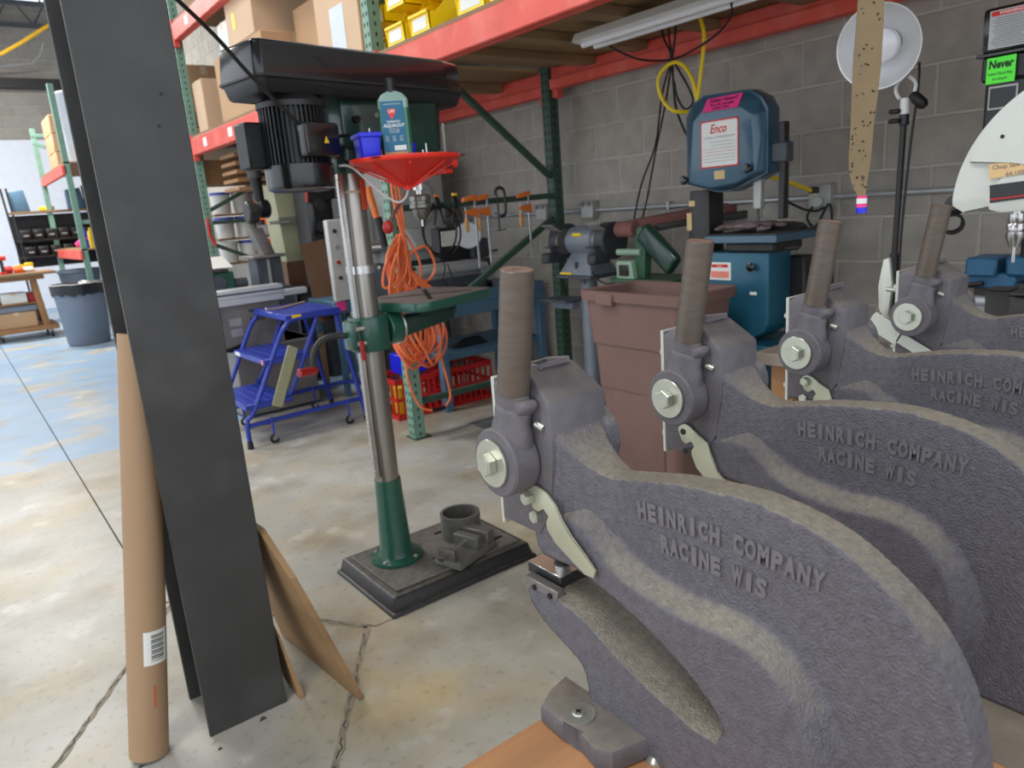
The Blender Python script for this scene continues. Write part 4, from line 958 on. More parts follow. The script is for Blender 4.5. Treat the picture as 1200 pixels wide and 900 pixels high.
m.bm.faces.new(vr[0][::-1]); m.bm.faces.new(vr[-1])
bd = m.build('bin_body', 'bin_brown', bi, ang=30)
MB().box((-.198, .08, .845), (-.18, .18, .895), .004).build('rim_handle', 'bin_brown', bi)
m = MB(); m.hull([(-.130, -.14, .06), (-.130, .14, .06), (-.118, -.14, .06), (-.118, .14, .06), (-.1455, -.16, .60), (-.1455, .16, .60), (-.135, -.16, .60), (-.135, .16, .60)], .002); m.build('side_panel', 'bin_brown', bi)
# bench grinder on a pedestal
gp = thing('grinder_pedestal', 'grey round pedestal stand under the bench grinder', 'stand', (3.02, 3.23, .03))
MB().lathe([(0, -.03), (.18, -.03), (.17, .02), (.06, .05), (.05, .10), (.05, .80), (.075, .83), (0, .83)], seg=28).build('column', 'grey_paint', gp)
MB().box((-.13, -.15, .83), (.13, .15, .85), .004).build('top_plate', 'grey_dark', gp)
for s in (-1, 1): MB().cyl((-.11, s * .08, .80), (-.11, s * .08, .84), .006, seg=8).build('bolt', 'iron_dark', gp)
tr = tag(MB().box((-.10, -.16, 0), (.10, .10, .014), .003).build('tool_tray', 'grey_dark'), 'small dark tool tray shelf at the side of the grinder pedestal', 'tray'); tr.location = (2.97, 3.44, .715)
tag(MB().box((-.03, -.14, 0), (.03, .04, .045), .004).build('tray_bracket', 'grey_paint'), 'grey bracket under the tool tray by the pedestal', 'bracket').location = (2.97, 3.44, .668)
gr = thing('bench_grinder', 'grey bench grinder with dark wheel guards and yellow labels', 'grinder', (3.02, 3.23, .88))
MB().hull([(-.115, -.14, 0), (.115, -.14, 0), (-.115, .14, 0), (.115, .14, 0), (-.06, -.075, .125), (.06, -.075, .125), (-.06, .075, .125), (.06, .075, .125)], .006).build('base', 'grey_paint', gr)
MB().box((-.1195, .02, .004), (-.112, .12, .016)).build('warning_label', 'yellow', gr)
MB().box((-.099, -.012, .03), (-.088, .012, .075), .003).build('switch', 'black_satin', gr)
mt = MB().lathe([(0, -.155), (.045, -.155), (.05, -.13), (.085, -.10), (.088, -.05), (.088, .05), (.085, .10), (.05, .125), (.045, .15), (0, .15)], (0, 0, .19), (0, 1, 0), 32).build('motor', 'grey_paint', gr)
MB().lathe([(.0888, -.035), (.0895, -.034), (.0895, .034), (.0888, .035)], (0, 0, .19), (0, 1, 0), 6, a0=PI * .86, a1=PI * 1.16).build('name_plate', 'paper', mt)
m = MB(); m.box((-.084, -.035, .222), (-.076, .035, .240), rot=Matrix.Rotation(.45, 4, 'Y')); m.build('caution_label', 'yellow', mt)
for s in (-1, 1):
    g_ = MB().cyl((0, s * .155, .19), (0, s * .235, .19), .105, seg=40, bev=.006)
    g_ = g_.build('wheel_guard', 'guard_grey', gr)
    MB().cyl((-.03, s * .165, .19), (-.03, s * .150, .19), .075, seg=30).build('grinding_wheel', 'table_iron', g_)
    MB().box((-.17, s * .165, .07), (-.04, s * .235, .13), .01).build('dust_chute', 'guard_grey', g_)
    MB().box((-.15, s * .14, .16), (-.09, s * .215, .168), .002).build('tool_rest', 'guard_grey', g_)
    m = MB(); m.box((-.15, s * .145, .27), (-.06, s * .235, .274), rot=Matrix.Rotation(.5, 4, 'Y')); m.build('eye_shield', 'box_grey', g_)
cord('power_cord', [(2.93, 3.1, .90), (2.90, 3.02, .86), (2.89, 2.95, .845), (2.9, 2.87, .85), (2.95, 2.83, .86)], .005, 'cord_black', 'black cord between grinder base and sander')
# green belt sander on its stand
st = thing('sander_stand', 'steel stand holding the green belt sander behind the brown bin', 'stand', (3.08, 2.72, .035))
MB().box((-.15, -.22, .80), (.15, .22, .815), .003).build('top_plate', 'green_sander', st)
for a in (-.13, .13):
    for b_ in (-.2, .2): MB().box((a - .02, b_ - .02, -.035), (a + .02, b_ + .02, .80)).build('leg', 'green_sander', st)
sa = thing('belt_sander', 'green belt and disc sander with rust red belt beside the grinder', 'sander', (3.05, 2.72, .850))
MB().box((-.16, -.22, 0), (.12, .21, .025), .004).build('base', 'green_sander', sa)
MB().hull([(-.15, .03, .025), (-.15, .16, .025), (-.02, .03, .025), (-.02, .16, .025), (-.15, .05, .12), (-.15, .16, .12), (-.02, .05, .12), (-.02, .16, .12)], .005).build('switch_housing', 'green_pale', sa)
MB().box((-.158, .065, .04), (-.149, .135, .10), .003).build('switch', 'black_gloss', sa)
MB().cyl((-.12, .17, .165), (-.12, .0, .165), .018, seg=16).build('tracking_arm', 'green_pale', sa)
MB().prism([(-.02, .025), (.05, .025), (.045, .22), (.03, .29), (.0, .30), (-.025, .28), (-.03, .22)], 'x', -.12, -.07, .004).build('upright', 'green_sander', sa)
MB(Matrix.Translation((-.13, -.10, .185)) @ Matrix.Rotation(.72, 4, 'X')).box((0, -.15, -.06), (.06, .14, .06), .035, seg=3).build('belt_guard', 'green_dark', sa)
dr = MB().cyl((-.09, .06, .285), (-.09, .19, .285), .042, seg=28, bev=.004).build('drum', 'sand_belt', sa)
MB().hull([(-.09, .08, .327), (-.09, .17, .327), (-.09, .08, .244), (-.09, .17, .244), (.42, -.32, .40), (.42, -.23, .40), (.42, -.32, .33), (.42, -.23, .33)], .01).build('sanding_belt', 'sand_belt', sa)
MB().hull([(.0, -.02, .30), (.0, .03, .30), (.36, -.34, .34), (.36, -.30, .34), (.0, -.02, .27), (.0, .03, .27), (.36, -.34, .30), (.36, -.30, .30)], .003).build('belt_frame', 'iron_dark', sa)
# blue band saw
bs = thing('band_saw', 'blue vertical band saw with red bordered label and grey table', 'band saw', (2.8, 0, 0))
FYR, FYL = 1.875, 2.300
pr_ = [(FYR, 1.36), (FYR, 1.62), (FYR + .03, 1.67), (FYR + .09, 1.705), (FYL - .10, 1.715), (FYL - .04, 1.69), (FYL, 1.63), (FYL, 1.34), (FYL - .06, 1.325), (FYL - .17, 1.295), (FYL - .25, 1.295), (FYR + .14, 1.315), (FYR + .06, 1.332)]
up_ = MB().prism(pr_, 'x', 0, .085, .004).build('upper_wheel_case', 'bandsaw_blue', bs)
cxx = .5 * (FYR + FYL)
def inset(P, k, cz=1.5): return [(cxx + (p[0] - cxx) * (1 - k / .23), cz + (p[1] - cz) * (1 - k / .2)) for p in P]
pin = [(FYR + .005, 1.365), (FYR + .005, 1.61), (FYR + .035, 1.662), (FYR + .09, 1.698), (FYL - .10, 1.707), (FYL - .045, 1.68), (FYL - .006, 1.625), (FYL - .006, 1.34), (FYL - .17, 1.30), (FYL - .25, 1.30), (FYR + .12, 1.325)]
MB().hull([(.0, *p) for p in pin] + [(-.045, *p) for p in ((FYR + .03, 1.365), (FYR + .045, 1.60), (FYR + .10, 1.64), (FYL - .12, 1.645), (FYL - .075, 1.605), (FYL - .05, 1.345), (FYL - .17, 1.315), (FYR + .12, 1.33))], .006).build('case_door', 'bandsaw_blue', up_)
for y, z in ((FYR + .05, 1.385), (FYL - .01, 1.36)): MB().lathe([(0, 0), (.008, 0), (.008, .012), (.018, .016), (.020, .028), (.014, .036), (0, .038)], (-.045 if y < 2 else -.01, y, z), (-1, 0, 0), 18).build('door_knob', 'black_gloss', up_)
FX = -.0462; RX = (0, -1, 0); UZ = (0, 0, 1)
ly0, ly1, lz0, lz1 = 2.182, 1.984, 1.402, 1.600
pl_ = MB().box((FX - .0008, ly1, lz0), (FX, ly0, lz1), 0).build('label_border', 'ink_red', up_)
MB().prism([(ly1 + .010, lz0 + .006), (ly1 + .006, lz0 + .012), (ly1 + .006, lz1 - .012), (ly1 + .012, lz1 - .006), (ly0 - .012, lz1 - .006), (ly0 - .006, lz1 - .012), (ly0 - .006, lz0 + .012), (ly0 - .010, lz0 + .006)], 'x', FX - .0014, FX - .0008).build('label_sheet', 'paper', pl_)
text('Enco', .052, 'ink_red', pl_, (FX - .0016, 2.088, 1.562), RX, UZ, shear=.25, bold=.0010, fit=.085)
text('14" METAL CUTTING BAND SAW', .010, 'ink_grey', pl_, (FX - .0016, 2.083, 1.528), RX, UZ, fit=.165)
for k in range(7):
    MB().box((FX - .0018, ly1 + .014, 1.508 - k * .0135), (FX - .0015, ly0 - (.014 if k != 3 else .02) - (.04 if k < 2 else 0), 1.5094 - k * .0135)).build('print_line', 'ink_grey' if k != 3 else 'ink_red', pl_)
pk = MB(Matrix.Translation((-.0245, 2.078, 1.662)) @ Matrix.Rotation(.58, 4, 'Y')).box((-.0075, -.092, -.034), (-.0065, .092, .034)).build('pink_sticker', 'pink', up_)
mS = Matrix.Translation((-.0245, 2.078, 1.662)) @ Matrix.Rotation(.58, 4, 'Y')
for s_, sz, zz, f_ in (('Safety Hazard', .026, .018, .14), ('Do not operate', .018, -.004, .12), ('when wet', .016, -.021, .09)):
    text(s_, sz, 'ink', pk, mS @ Vector((-.0078, .0, zz)), RX, mS.to_3x3() @ Vector((0, 0, 1)), fit=f_, bold=.0003)
MB().box((FX - .001, 2.055, 1.352), (FX, 2.11, 1.388)).build('small_label', 'manila', up_)
MB().box((.03, FYR - .06, 1.17), (.065, FYR - .03, 1.56), .004).build('guide_post', 'black_satin', bs)
MB().box((.02, FYR - .075, 1.40), (.075, FYR, 1.48), .006).build('guide_clamp', 'grey_dark', bs)
MB().box((.02, FYR + .045, 1.215), (.05, FYR + .085, 1.345), .003).build('blade_guard', 'box_grey', bs)
MB().box((.034, FYR + .062, 1.00), (.036, FYR + .074, 1.22)).build('saw_blade', 'iron_dark', bs)
cl_ = MB().hull([(.03, FYL - .10, .90), (.14, FYL - .10, .90), (.03, FYL + .03, .90), (.14, FYL + .03, .90), (.03, FYL - .10, 1.31), (.14, FYL - .10, 1.31), (.03, FYL + .01, 1.31), (.14, FYL + .01, 1.31)], .006).build('column', 'black_satin', bs)
MB().box((.028, FYL - .0, 1.13), (.034, FYL + .028, 1.21)).build('tag_label', 'manila', cl_)
MB().box((.028, FYL - .02, 1.24), (.031, FYL + .015, 1.265)).build('tag_label', 'manila', cl_)
tb_ = MB().box((-.06, 1.79, 1.075), (.31, 2.16, 1.110), .004).build('table', 'bandsaw_blue', bs)
MB().box((-.058, 1.792, 1.1095), (.308, 2.158, 1.114), .001).build('table_top', 'iron_dark', tb_)
MB().box((.0, 1.84, 1.03), (.22, 2.09, 1.075), .01).build('trunnion', 'iron_dark', bs)
MB().cyl((-.02, 1.78, 1.05), (.02, 1.74, 1.05), .010, seg=10).build('tilt_knob', 'black_satin', bs)
lo = [(1.865, .72), (1.865, 1.03), (2.28, 1.03), (2.28, .63), (2.05, .63), (1.95, .645), (1.89, .68)]
lc = MB().prism(lo, 'x', 0, .17, .01).build('lower_wheel_case', 'bandsaw_lower', bs)
MB().lathe([(0, 0), (.008, 0), (.008, .012), (.018, .016), (.020, .028), (.0, .036)], (0, 1.94, .97), (-1, 0, 0), 18).build('door_knob', 'black_gloss', lc)
MB().box((-.0008, 2.06, .905), (.0, 2.18, .985)).build('warning_sheet', 'paper', lc); 
MB().box((-.0014, 2.075, .962), (-.0008, 2.165, .976)).build('red_heading', 'ink_red', lc)
text('Enco', .014, 'paper', lc, (-.0016, 2.12, .969), RX, UZ)
MB().box((-.0014, 2.07, .915), (-.0008, 2.17, .945)).build('print_block', 'label_salmon', lc)
MB().box((-.0008, 1.925, .845), (.0, 1.96, .858)).build('small_label', 'paper', lc)
MB().box((.17, 1.80, .66), (.26, 1.90, 1.0), .01).build('belt_guard', 'black_satin', bs)
sd_ = MB(); sd_.box((-.05, 1.72, .585), (.30, 2.34, .63), .004)
sd_.build('stand_top', 'bandsaw_lower', bs)
for x in (-.04, .25):
    for y in (1.73, 2.28): MB().box((x, y, 0), (x + .04, y + .05, .585), .003).build('stand_leg', 'bandsaw_lower', bs)
MB().box((-.04, 1.98, .02), (.28, 2.30, .585), .004).build('stand_panel', 'bandsaw_lower', bs)
cord('power_cord', [(2.83, 1.92, .60), (2.80, 1.86, .45), (2.79, 1.80, .25), (2.80, 1.74, .05)], .006, 'cord_black', 'dark cord hanging beside the band saw stand')
rg = MB(); rgn = random.Random(5)
for k in range(26):
    x, y = rgn.uniform(-.11, .11), rgn.uniform(-.13, .12); rg.sphere((x, y, .012 + .03 * (1 - (x * x + y * y) / .03) * .8), rgn.uniform(.02, .035), 10, (1.2, 1.2, .42))
rg = tag(rg.build('shop_rag', 'rag'), 'crumpled stained rag lying on the band saw table', 'rag'); rg.location = (2.93, 2.03, 1.114)
tag(MB().lathe([(0, 0), (.05, 0), (.055, .012), (.04, .028), (0, .034)], seg=20, sy=1.6).build('work_glove', 'iron_dark'), 'dark folded glove beside the rag on the band saw table', 'glove').location = (3.0, 1.90, 1.114)
# flood lamp on a tripod
LP = (2.600, 1.241, 0.984)
LT = (2.600, 1.230, 1.521)
fl_ = thing('flood_lamp', 'clamp work lamp with round aluminium reflector on a black stand', 'lamp', (2.6, LP[1], 0))
MB().cyl((0, 0, .30), (0, 0, 1.05), .014, seg=12).build('lower_pole', 'black_satin', fl_)
MB().cyl((0, 0, 1.0), (0, LT[1] - LP[1], 1.50), .010, seg=12).build('upper_pole', 'black_satin', fl_)
for a in (0, 2.1, 4.2): MB().cyl((0, 0, .55), (.42 * math.cos(a + .4), .42 * math.sin(a + .4), .012), .009, seg=8).build('tripod_leg', 'black_satin', fl_)
dy = LT[1] - LP[1]
MB().cyl((0, dy, 1.47), (0, dy, 1.505), .015, seg=14, bev=.002).build('pole_clamp', 'black_satin', fl_)
for z in (1.485, 1.515): MB().box((-.03, dy + .005, z - .006), (-.002, dy + .04, z + .008), .004).build('wing_knob', 'black_rubber', fl_)
MB().cyl((0, dy, 1.505), (0, dy, 1.555), .0145, seg=16).build('socket_tube', 'lamp_white', fl_)
m = MB()
for s in (-.02, .02): m.tube([(0, dy + s * .9, 1.555), (0, dy + s * 1.5, 1.575), (0, dy + s * 1.5, 1.60), (0, dy + s * .5, 1.62)], .006, 8, smooth=3)
m.build('swivel_bracket', 'lamp_white', fl_)
MB().lathe([(0, 0), (.012, 0), (.018, .02), (.018, .05), (.010, .062), (0, .062)], (.0, dy - .02, 1.565), (.15, -.75, -.8), 16).build('grip_handle', 'black_rubber', fl_)
LC = Vector((-.03, dy + .065, 1.728)); aim = Vector((-.93, -.14, -.20)).normalized()
hs = MB().lathe([(0, -.14), (.028, -.14), (.030, -.09), (.036, -.06), (.034, -.03)], LC - aim * -.0, aim, 24).build('lamp_housing', 'lamp_white', fl_)
rf = MB(); prr = [(r_ * 1.22, h_ * 1.22) for r_, h_ in ((.034, -.045), (.060, -.030), (.082, -.006), (.098, .026), (.104, .040), (.107, .041), (.101, .026), (.084, -.009), (.062, -.034), (.034, -.049))]
rf.lathe(prr, LC, aim, 40); rf = rf.build('reflector', 'lamp_alu', fl_)
MB().lathe([(0, .048), (.030, .044), (.050, .026), (.054, .0), (.040, -.03), (.020, -.05), (.018, -.06)], LC, aim, 28).build('light_bulb', 'bulb', fl_)
cord('lamp_cord', [(2.62, LT[1] - .03, 1.66), (2.61, LT[1] - .035, 1.58), (2.605, LT[1] - .022, 1.4), (2.6, LP[1] - .02, 1.1), (2.6, LP[1] - .02, .9)], .004, 'cord_black', 'black lamp cord running down the lamp stand')
# sticky fly ribbon hanging from above
fr = thing('fly_ribbon', 'amber sticky fly ribbon dotted with flies hanging before the lamp', 'ribbon', (0, 0, 0))
pts = [((1.200, 0.628, 1.649), .020), ((1.200, 0.626, 1.578), .0205), ((1.200, 0.629, 1.481), .0215), ((1.200, 0.633, 1.393), .0175), ((1.200, 0.635, 1.341), .0165), ((1.200, 0.634, 1.308), .012), ((1.200, 0.629, 1.287), .006)]
A = []; B = []; m = MB()
wd = Vector((.72, -.69, 0))
for i, (p, w_) in enumerate(pts):
    tw = Matrix.Rotation(.12 * math.sin(i * 1.3), 3, 'Z') @ wd; A.append(Vector(p) - tw * w_); B.append(Vector(p) + tw * w_)
A2 = catmull(A, 5); B2 = catmull(B, 5); nrm_ = wd.cross(Vector((0, 0, 1))) * .0004
for i in range(len(A2) - 1):
    m.quad((A2[i] + nrm_, A2[i + 1] + nrm_, B2[i + 1] + nrm_, B2[i] + nrm_)); m.quad((A2[i] - nrm_, B2[i] - nrm_, B2[i + 1] - nrm_, A2[i + 1] - nrm_))
m.build('ribbon', 'fly_tape', fr)
fm = MB().sphere((0, 0, 0), .0022, 8, (.7, .5, 1.5)).build('fly', 'fly', fr); me = fm.data; bpy.data.objects.remove(fm)
rf_ = random.Random(11)
for k in range(64):
    i = rf_.randrange(len(A2) - 4); u = rf_.uniform(.08, .92)
    o = bpy.data.objects.new('fly', me); C.objects.link(o); o.parent = fr
    o.location = A2[i].lerp(B2[i], u) + nrm_ * (-4 if (nrm_.x + nrm_.y) > 0 else 4) + Vector((0, 0, rf_.uniform(-.01, .01))); o.rotation_euler = (rf_.uniform(-1, 1), rf_.uniform(-1, 1), 0); s_ = rf_.uniform(.4, .8); o.scale = (s_, s_, s_)
cp_ = (1.200, 0.629, 1.278)
k_ = MB().cyl((cp_[0], cp_[1], cp_[2] - .016), (cp_[0], cp_[1], cp_[2] + .010), .0078, seg=16).build('ribbon_canister', 'pink', fr)
MB().cyl((cp_[0], cp_[1], cp_[2] - .017), (cp_[0], cp_[1], cp_[2] - .008), .0080, seg=16).build('canister_band', 'blue_plastic', k_)
MB().cyl((cp_[0], cp_[1], cp_[2] - .002), (cp_[0], cp_[1], cp_[2] + .006), .0080, seg=16).build('canister_band', 'paper', k_)
# bench drill press at the right edge
bd_ = thing('bench_drill_press', 'black bench drill press with green Never label at the right edge', 'drill press', (2.45, .62, .75))
X0 = -.0
def WX_(px, py, x=2.42): return None
hA = (2.420, 0.956, 1.719); hB = (2.420, 0.937, 1.569)
yl = hA[1] - .62; yr = yl - .30
MB().box((0, yr, .875), (.38, yl, .995), .012, seg=2).build('belt_cover', 'black_gloss', bd_)
MB().box((-.006, yr, .866), (.386, yl + .008, .876), .002).build('cover_rim', 'black_gloss', bd_)
MB().box((.004, yr, .80), (.37, yl - .004, .867), .006).build('pulley_guard', 'black_satin', bd_)
hd2 = MB().box((-.005, yr, .50), (.30, yl - .02, .801), .008).build('head', 'black_satin', bd_)
MB().cyl((.10, yl - .14, .30), (.10, yl - .14, .50), .028, seg=24).build('quill_housing', 'black_satin', bd_)
MB().cyl((.36, yr + .05, .14), (.36, yr + .05, .88), .035, seg=24).build('column', 'steel_col', bd_)
MB().lathe([(0, .43), (.020, .43), (.022, .41), (.020, .405), (.0235, .40), (.0235, .385), (.020, .382), (.0235, .378), (.0235, .362), (.019, .350), (.014, .335), (0, .335)], (.03, (2.480, 0.840, 1.132)[1] - .62, 0), seg=26).build('chuck', 'steel_bright', bd_)
MB().cyl((.03, (2.480, 0.840, 1.132)[1] - .62, .29), (.03, (2.480, 0.840, 1.132)[1] - .62, .336), .005, seg=10).build('drill_bit', 'steel_bright', bd_)
MB().cyl((.03, (2.480, 0.840, 1.132)[1] - .62, .425), (.03, (2.480, 0.840, 1.132)[1] - .62, .52), .012, seg=16).build('spindle', 'steel_bright', bd_)
MB().box((.22, yr - .05, .111), (.52, yl, .14), .005).build('base', 'iron_dark', bd_)
wy1 = yl - .020; wy0 = yl - .125
ws = MB().box((-.0025, wy0, .885), (-.0008, wy1, .985)).build('warning_sheet', 'box_grey', bd_)
MB().box((-.0032, wy0 + .004, .970), (-.0026, wy1 - .004, .982)).build('warning_heading', 'ink_red', ws)
rt_ = random.Random(2)
text('WARNING', .012, 'paper', ws, (-.0035, (wy0 + wy1) / 2, .976), RX, UZ)
for k in range(13): MB().box((-.0030, wy0 + .006 + rt_.uniform(0, .02), .962 - k * .0060), (-.0026, wy1 - .006 - rt_.uniform(0, .012), .9642 - k * .0060)).build('print_line', 'ink_grey', ws)
gl = MB().box((-.0078, yl - .095, .792), (-.0055, yl - .022, .862), .001).build('green_label', 'label_green', hd2)
text('Never', .030, 'ink', gl, (-.0082, yl - .058, .842), RX, UZ, bold=.0009, fit=.062, shear=.1)
text('Leave Chuck Key', .010, 'ink', gl, (-.0082, yl - .058, .818), RX, UZ, fit=.06)
text('in Chuck!', .010, 'ink', gl, (-.0082, yl - .058, .804), RX, UZ, fit=.035)
pp = MB().box((-.0078, yl - .105, .722), (-.0055, yl - .032, .785), .001).build('spec_plate', 'box_grey', hd2)
MB().box((-.0084, yl - .101, .727), (-.0078, yl - .036, .780)).build('plate_face', 'label_dark', pp)
sp = MB().box((-.0024, yr + .02, .90), (-.0008, yl - .158, .975)).build('salmon_label', 'label_salmon', bd_)
text('NOTICE', .018, 'ink', sp, (-.0030, yl - .19, .94), RX, UZ, fit=.055)
MB().box((-.0075, yl - .085, .64), (-.0055, yl - .072, .70), .001).build('depth_gauge', 'paper', hd2)
MB().box((-.0075, yl - .065, .635), (-.0055, yl - .055, .70), .001).build('depth_gauge', 'paper', hd2)
# blue vise beyond the chop saw
vb = thing('machine_vise', 'blue machine vise with black handle beyond the chop saw', 'vise', (0, 0, 0))
q0 = (2.650, 1.026, 0.970); q1 = (2.650, 0.865, 0.993)
MB().box((2.65, q1[1] - .05, .861), (2.78, q0[1], .90), .005).build('vise_base', 'iron_dark', vb)
MB().box((2.63, q0[1] - .09, .975), (2.77, q0[1], 1.035), .006).build('movable_jaw', 'vise_blue', vb)
MB().box((2.65, q0[1] - .14, .935), (2.78, q0[1] + .015, .985), .005).build('vise_body', 'vise_blue', vb)
MB().box((2.64, q1[1] - .03, .975), (2.78, q0[1] - .11, 1.04), .01).build('fixed_jaw', 'vise_blue', vb)
MB().box((2.66, q1[1] - .02, .90), (2.76, q0[1] - .02, .955), .005).build('riser', 'iron_dark', vb)
MB().cyl((2.630, 1.068, 0.937), (2.630, 0.969, 0.955), .008, seg=10).build('vise_handle', 'black_rubber', vb)
# chop saw
st2 = thing('machine_stand', 'low wooden stand carrying the chop saw and the bench drill press', 'stand', (0, 0, 0))
MB().box((1.76, .05, .825), (3.30, 1.22, .86), .004).build('stand_top', 'bench_grey', st2)
for x in (1.80, 3.2):
    for y in (.10, 1.12): MB().box((x, y, 0), (x + .07, y + .07, .825), .003).build('leg', 'wood_bench', st2)
cs = thing('chop_saw', 'white guarded chop saw with tan label and red striped band', 'saw', (0, 0, 0))
SX = 1.95
gc = (1.950, 0.500, 1.225); R_ = .300
arc_ = []
for k in range(41):
    a = math.radians(-2 + 135 * k / 40); arc_.append((gc[1] + R_ * math.cos(a), gc[2] + R_ * math.sin(a)))
low1 = (1.950, 0.772, 1.214); low2 = (1.950, 0.641, 1.247)
poly = [(low1[1], low1[2])] + [p for p in arc_ if p[1] > low1[2] + .01] + [(gc[1] - .15, gc[2] - .05), (low2[1] - .1, low2[2] + .02)]
gd = MB().prism(poly, 'x', SX, SX + .07, .004).build('blade_guard', 'saw_white', cs)
poly2 = [(gc[1] + (p[0] - gc[1]) * .945, gc[2] + (p[1] - gc[2]) * .945) for p in arc_ if p[1] > gc[2] + .10]
MB().prism(poly2 + [(gc[1] - .10, gc[2] + .02), (gc[1] + .17, gc[2] + .10)], 'x', SX - .012, SX, .003).build('moving_guard', 'saw_white', gd)
e0 = (1.935, 0.699, 1.247); 
MB().prism([(gc[1] + .215, gc[2] - .005), (gc[1] + .225, gc[2] + .02), (gc[1] + .165, gc[2] + .115), (gc[1] + .14, gc[2] + .125), (gc[1] - .05, gc[2] + .06), (gc[1] - .05, gc[2] + .0), (gc[1] + .19, gc[2] - .012)], 'x', SX - .008, SX + .001, .003).build('guard_panel', 'saw_white', gd)
def lbl(name, px0, py0, px1, py1, mat, par, dx):
    return None
a0 = (1.940, 0.721, 1.309); a1 = (1.940, 0.628, 1.330)
tl_ = MB().prism([((1.940, 0.719, 1.290)[1:]), ((1.940, 0.722, 1.322)[1:]), ((1.940, 0.628, 1.330)[1:]), ((1.940, 0.626, 1.299)[1:])], 'x', SX - .0100, SX - .0086).build('tan_label', 'label_tan', gd)
sl = Vector((0, (1.940, 0.628, 1.330)[1] - (1.940, 0.722, 1.322)[1], (1.940, 0.628, 1.330)[2] - (1.940, 0.722, 1.322)[2]))
c0 = (1.940, 0.673, 1.318); c1_ = (1.940, 0.672, 1.299)
text('Chop Saw Blades', .0135, 'ink_grey', tl_, (SX - .0104, c0[1] - .006, c0[2]), sl, UZ, fit=.094)
text('64,102', .0135, 'ink_grey', tl_, (SX - .0104, c1_[1] - .004, c1_[2]), sl, UZ)
db = MB().prism([((1.940, 0.714, 1.236)[1:]), ((1.940, 0.717, 1.276)[1:]), ((1.940, 0.624, 1.283)[1:]), ((1.940, 0.621, 1.245)[1:])], 'x', SX - .0100, SX - .0086).build('dark_band', 'label_dark', gd)
MB().prism([((1.940, 0.714, 1.242)[1:]), ((1.940, 0.714, 1.245)[1:]), ((1.940, 0.622, 1.253)[1:]), ((1.940, 0.622, 1.250)[1:])], 'x', SX - .0106, SX - .0100).build('red_stripe', 'ink_red', db)
pv_ = (1.940, 0.698, 1.381); MB().cyl((SX - .013, pv_[1], pv_[2]), (SX - .008, pv_[1], pv_[2]), .0045, seg=12).build('rivet', 'black_oxide', gd)
hk = (1.980, 0.808, 1.189); MB().lathe([(.020, -.01), (.026, -.01), (.026, .01), (.020, .01), (.020, -.01)], hk, (.8, .5, .2), 20).build('carry_ring', 'black_rubber', cs)
kb = (1.980, 0.803, 1.234); MB().lathe([(0, -.012), (.022, -.012), (.026, 0), (.02, .014), (0, .018)], kb, (-.9, .2, .3), 18).build('carry_knob', 'black_rubber', cs)
zb_ = .92
bq = (1.957, 0.804, 0.865); 
MB().box((1.98, .30, zb_ - .03), (2.62, .90, zb_), .004).build('base_plate', 'alu', cs)
MB().box((2.0, .32, .861), (2.60, .88, zb_ - .03), .004).build('base_skirt', 'grey_dark', cs)
s0 = (2.150, 0.901, 1.003); s1 = (2.150, 0.781, 1.008)
scr = MB(); 
for k in range(26):
    u = k / 25; scr.cyl((2.15, s0[1] + (s1[1] - s0[1]) * u - .0, .975), (2.15, s0[1] + (s1[1] - s0[1]) * u - .0022, .975), .0140, seg=14)
scr.cyl((2.15, s0[1] + .02, .975), (2.15, s1[1] - .03, .975), .0122, seg=14)
scr.build('clamp_screw', 'conduit', cs)
MB().prism([(2.115, zb_), (2.19, zb_), (2.185, zb_ + .006), (2.175, zb_ + .008), (2.175, zb_ + .085), (2.195, zb_ + .09), (2.11, zb_ + .09), (2.125, zb_ + .085), (2.13, zb_ + .008), (2.11, zb_ + .005)], 'y', s1[1] - .060, s1[1] - .005).build('clamp_shoe', 'iron_dark', cs)
MB().hull([(2.08, s1[1] - .075, zb_), (2.30, s1[1] - .16, zb_), (2.08, s1[1] - .075, zb_ + .08), (2.30, s1[1] - .16, zb_ + .09), (2.07, s1[1] - .12, zb_), (2.29, s1[1] - .22, zb_), (2.07, s1[1] - .12, zb_ + .08), (2.29, s1[1] - .22, zb_ + .09)], .003).build('fence', 'iron_dark', cs)
MB().box((2.06, s1[1] - .22, zb_ + .085), (2.30, s1[1] - .08, zb_ + .094), .003).build('fence_top', 'iron_dark', cs)
MB().hull([(SX + .02, gc[1] - .02, zb_ + .05), (SX + .07, gc[1] - .02, zb_ + .05), (SX + .02, gc[1] - .12, zb_), (SX + .07, gc[1] - .12, zb_), (SX + .02, gc[1] + .0, gc[2]), (SX + .07, gc[1] + .0, gc[2]), (SX + .02, gc[1] - .1, gc[2]), (SX + .07, gc[1] - .1, gc[2])], .004).build('saw_arm', 'iron_dark', cs)

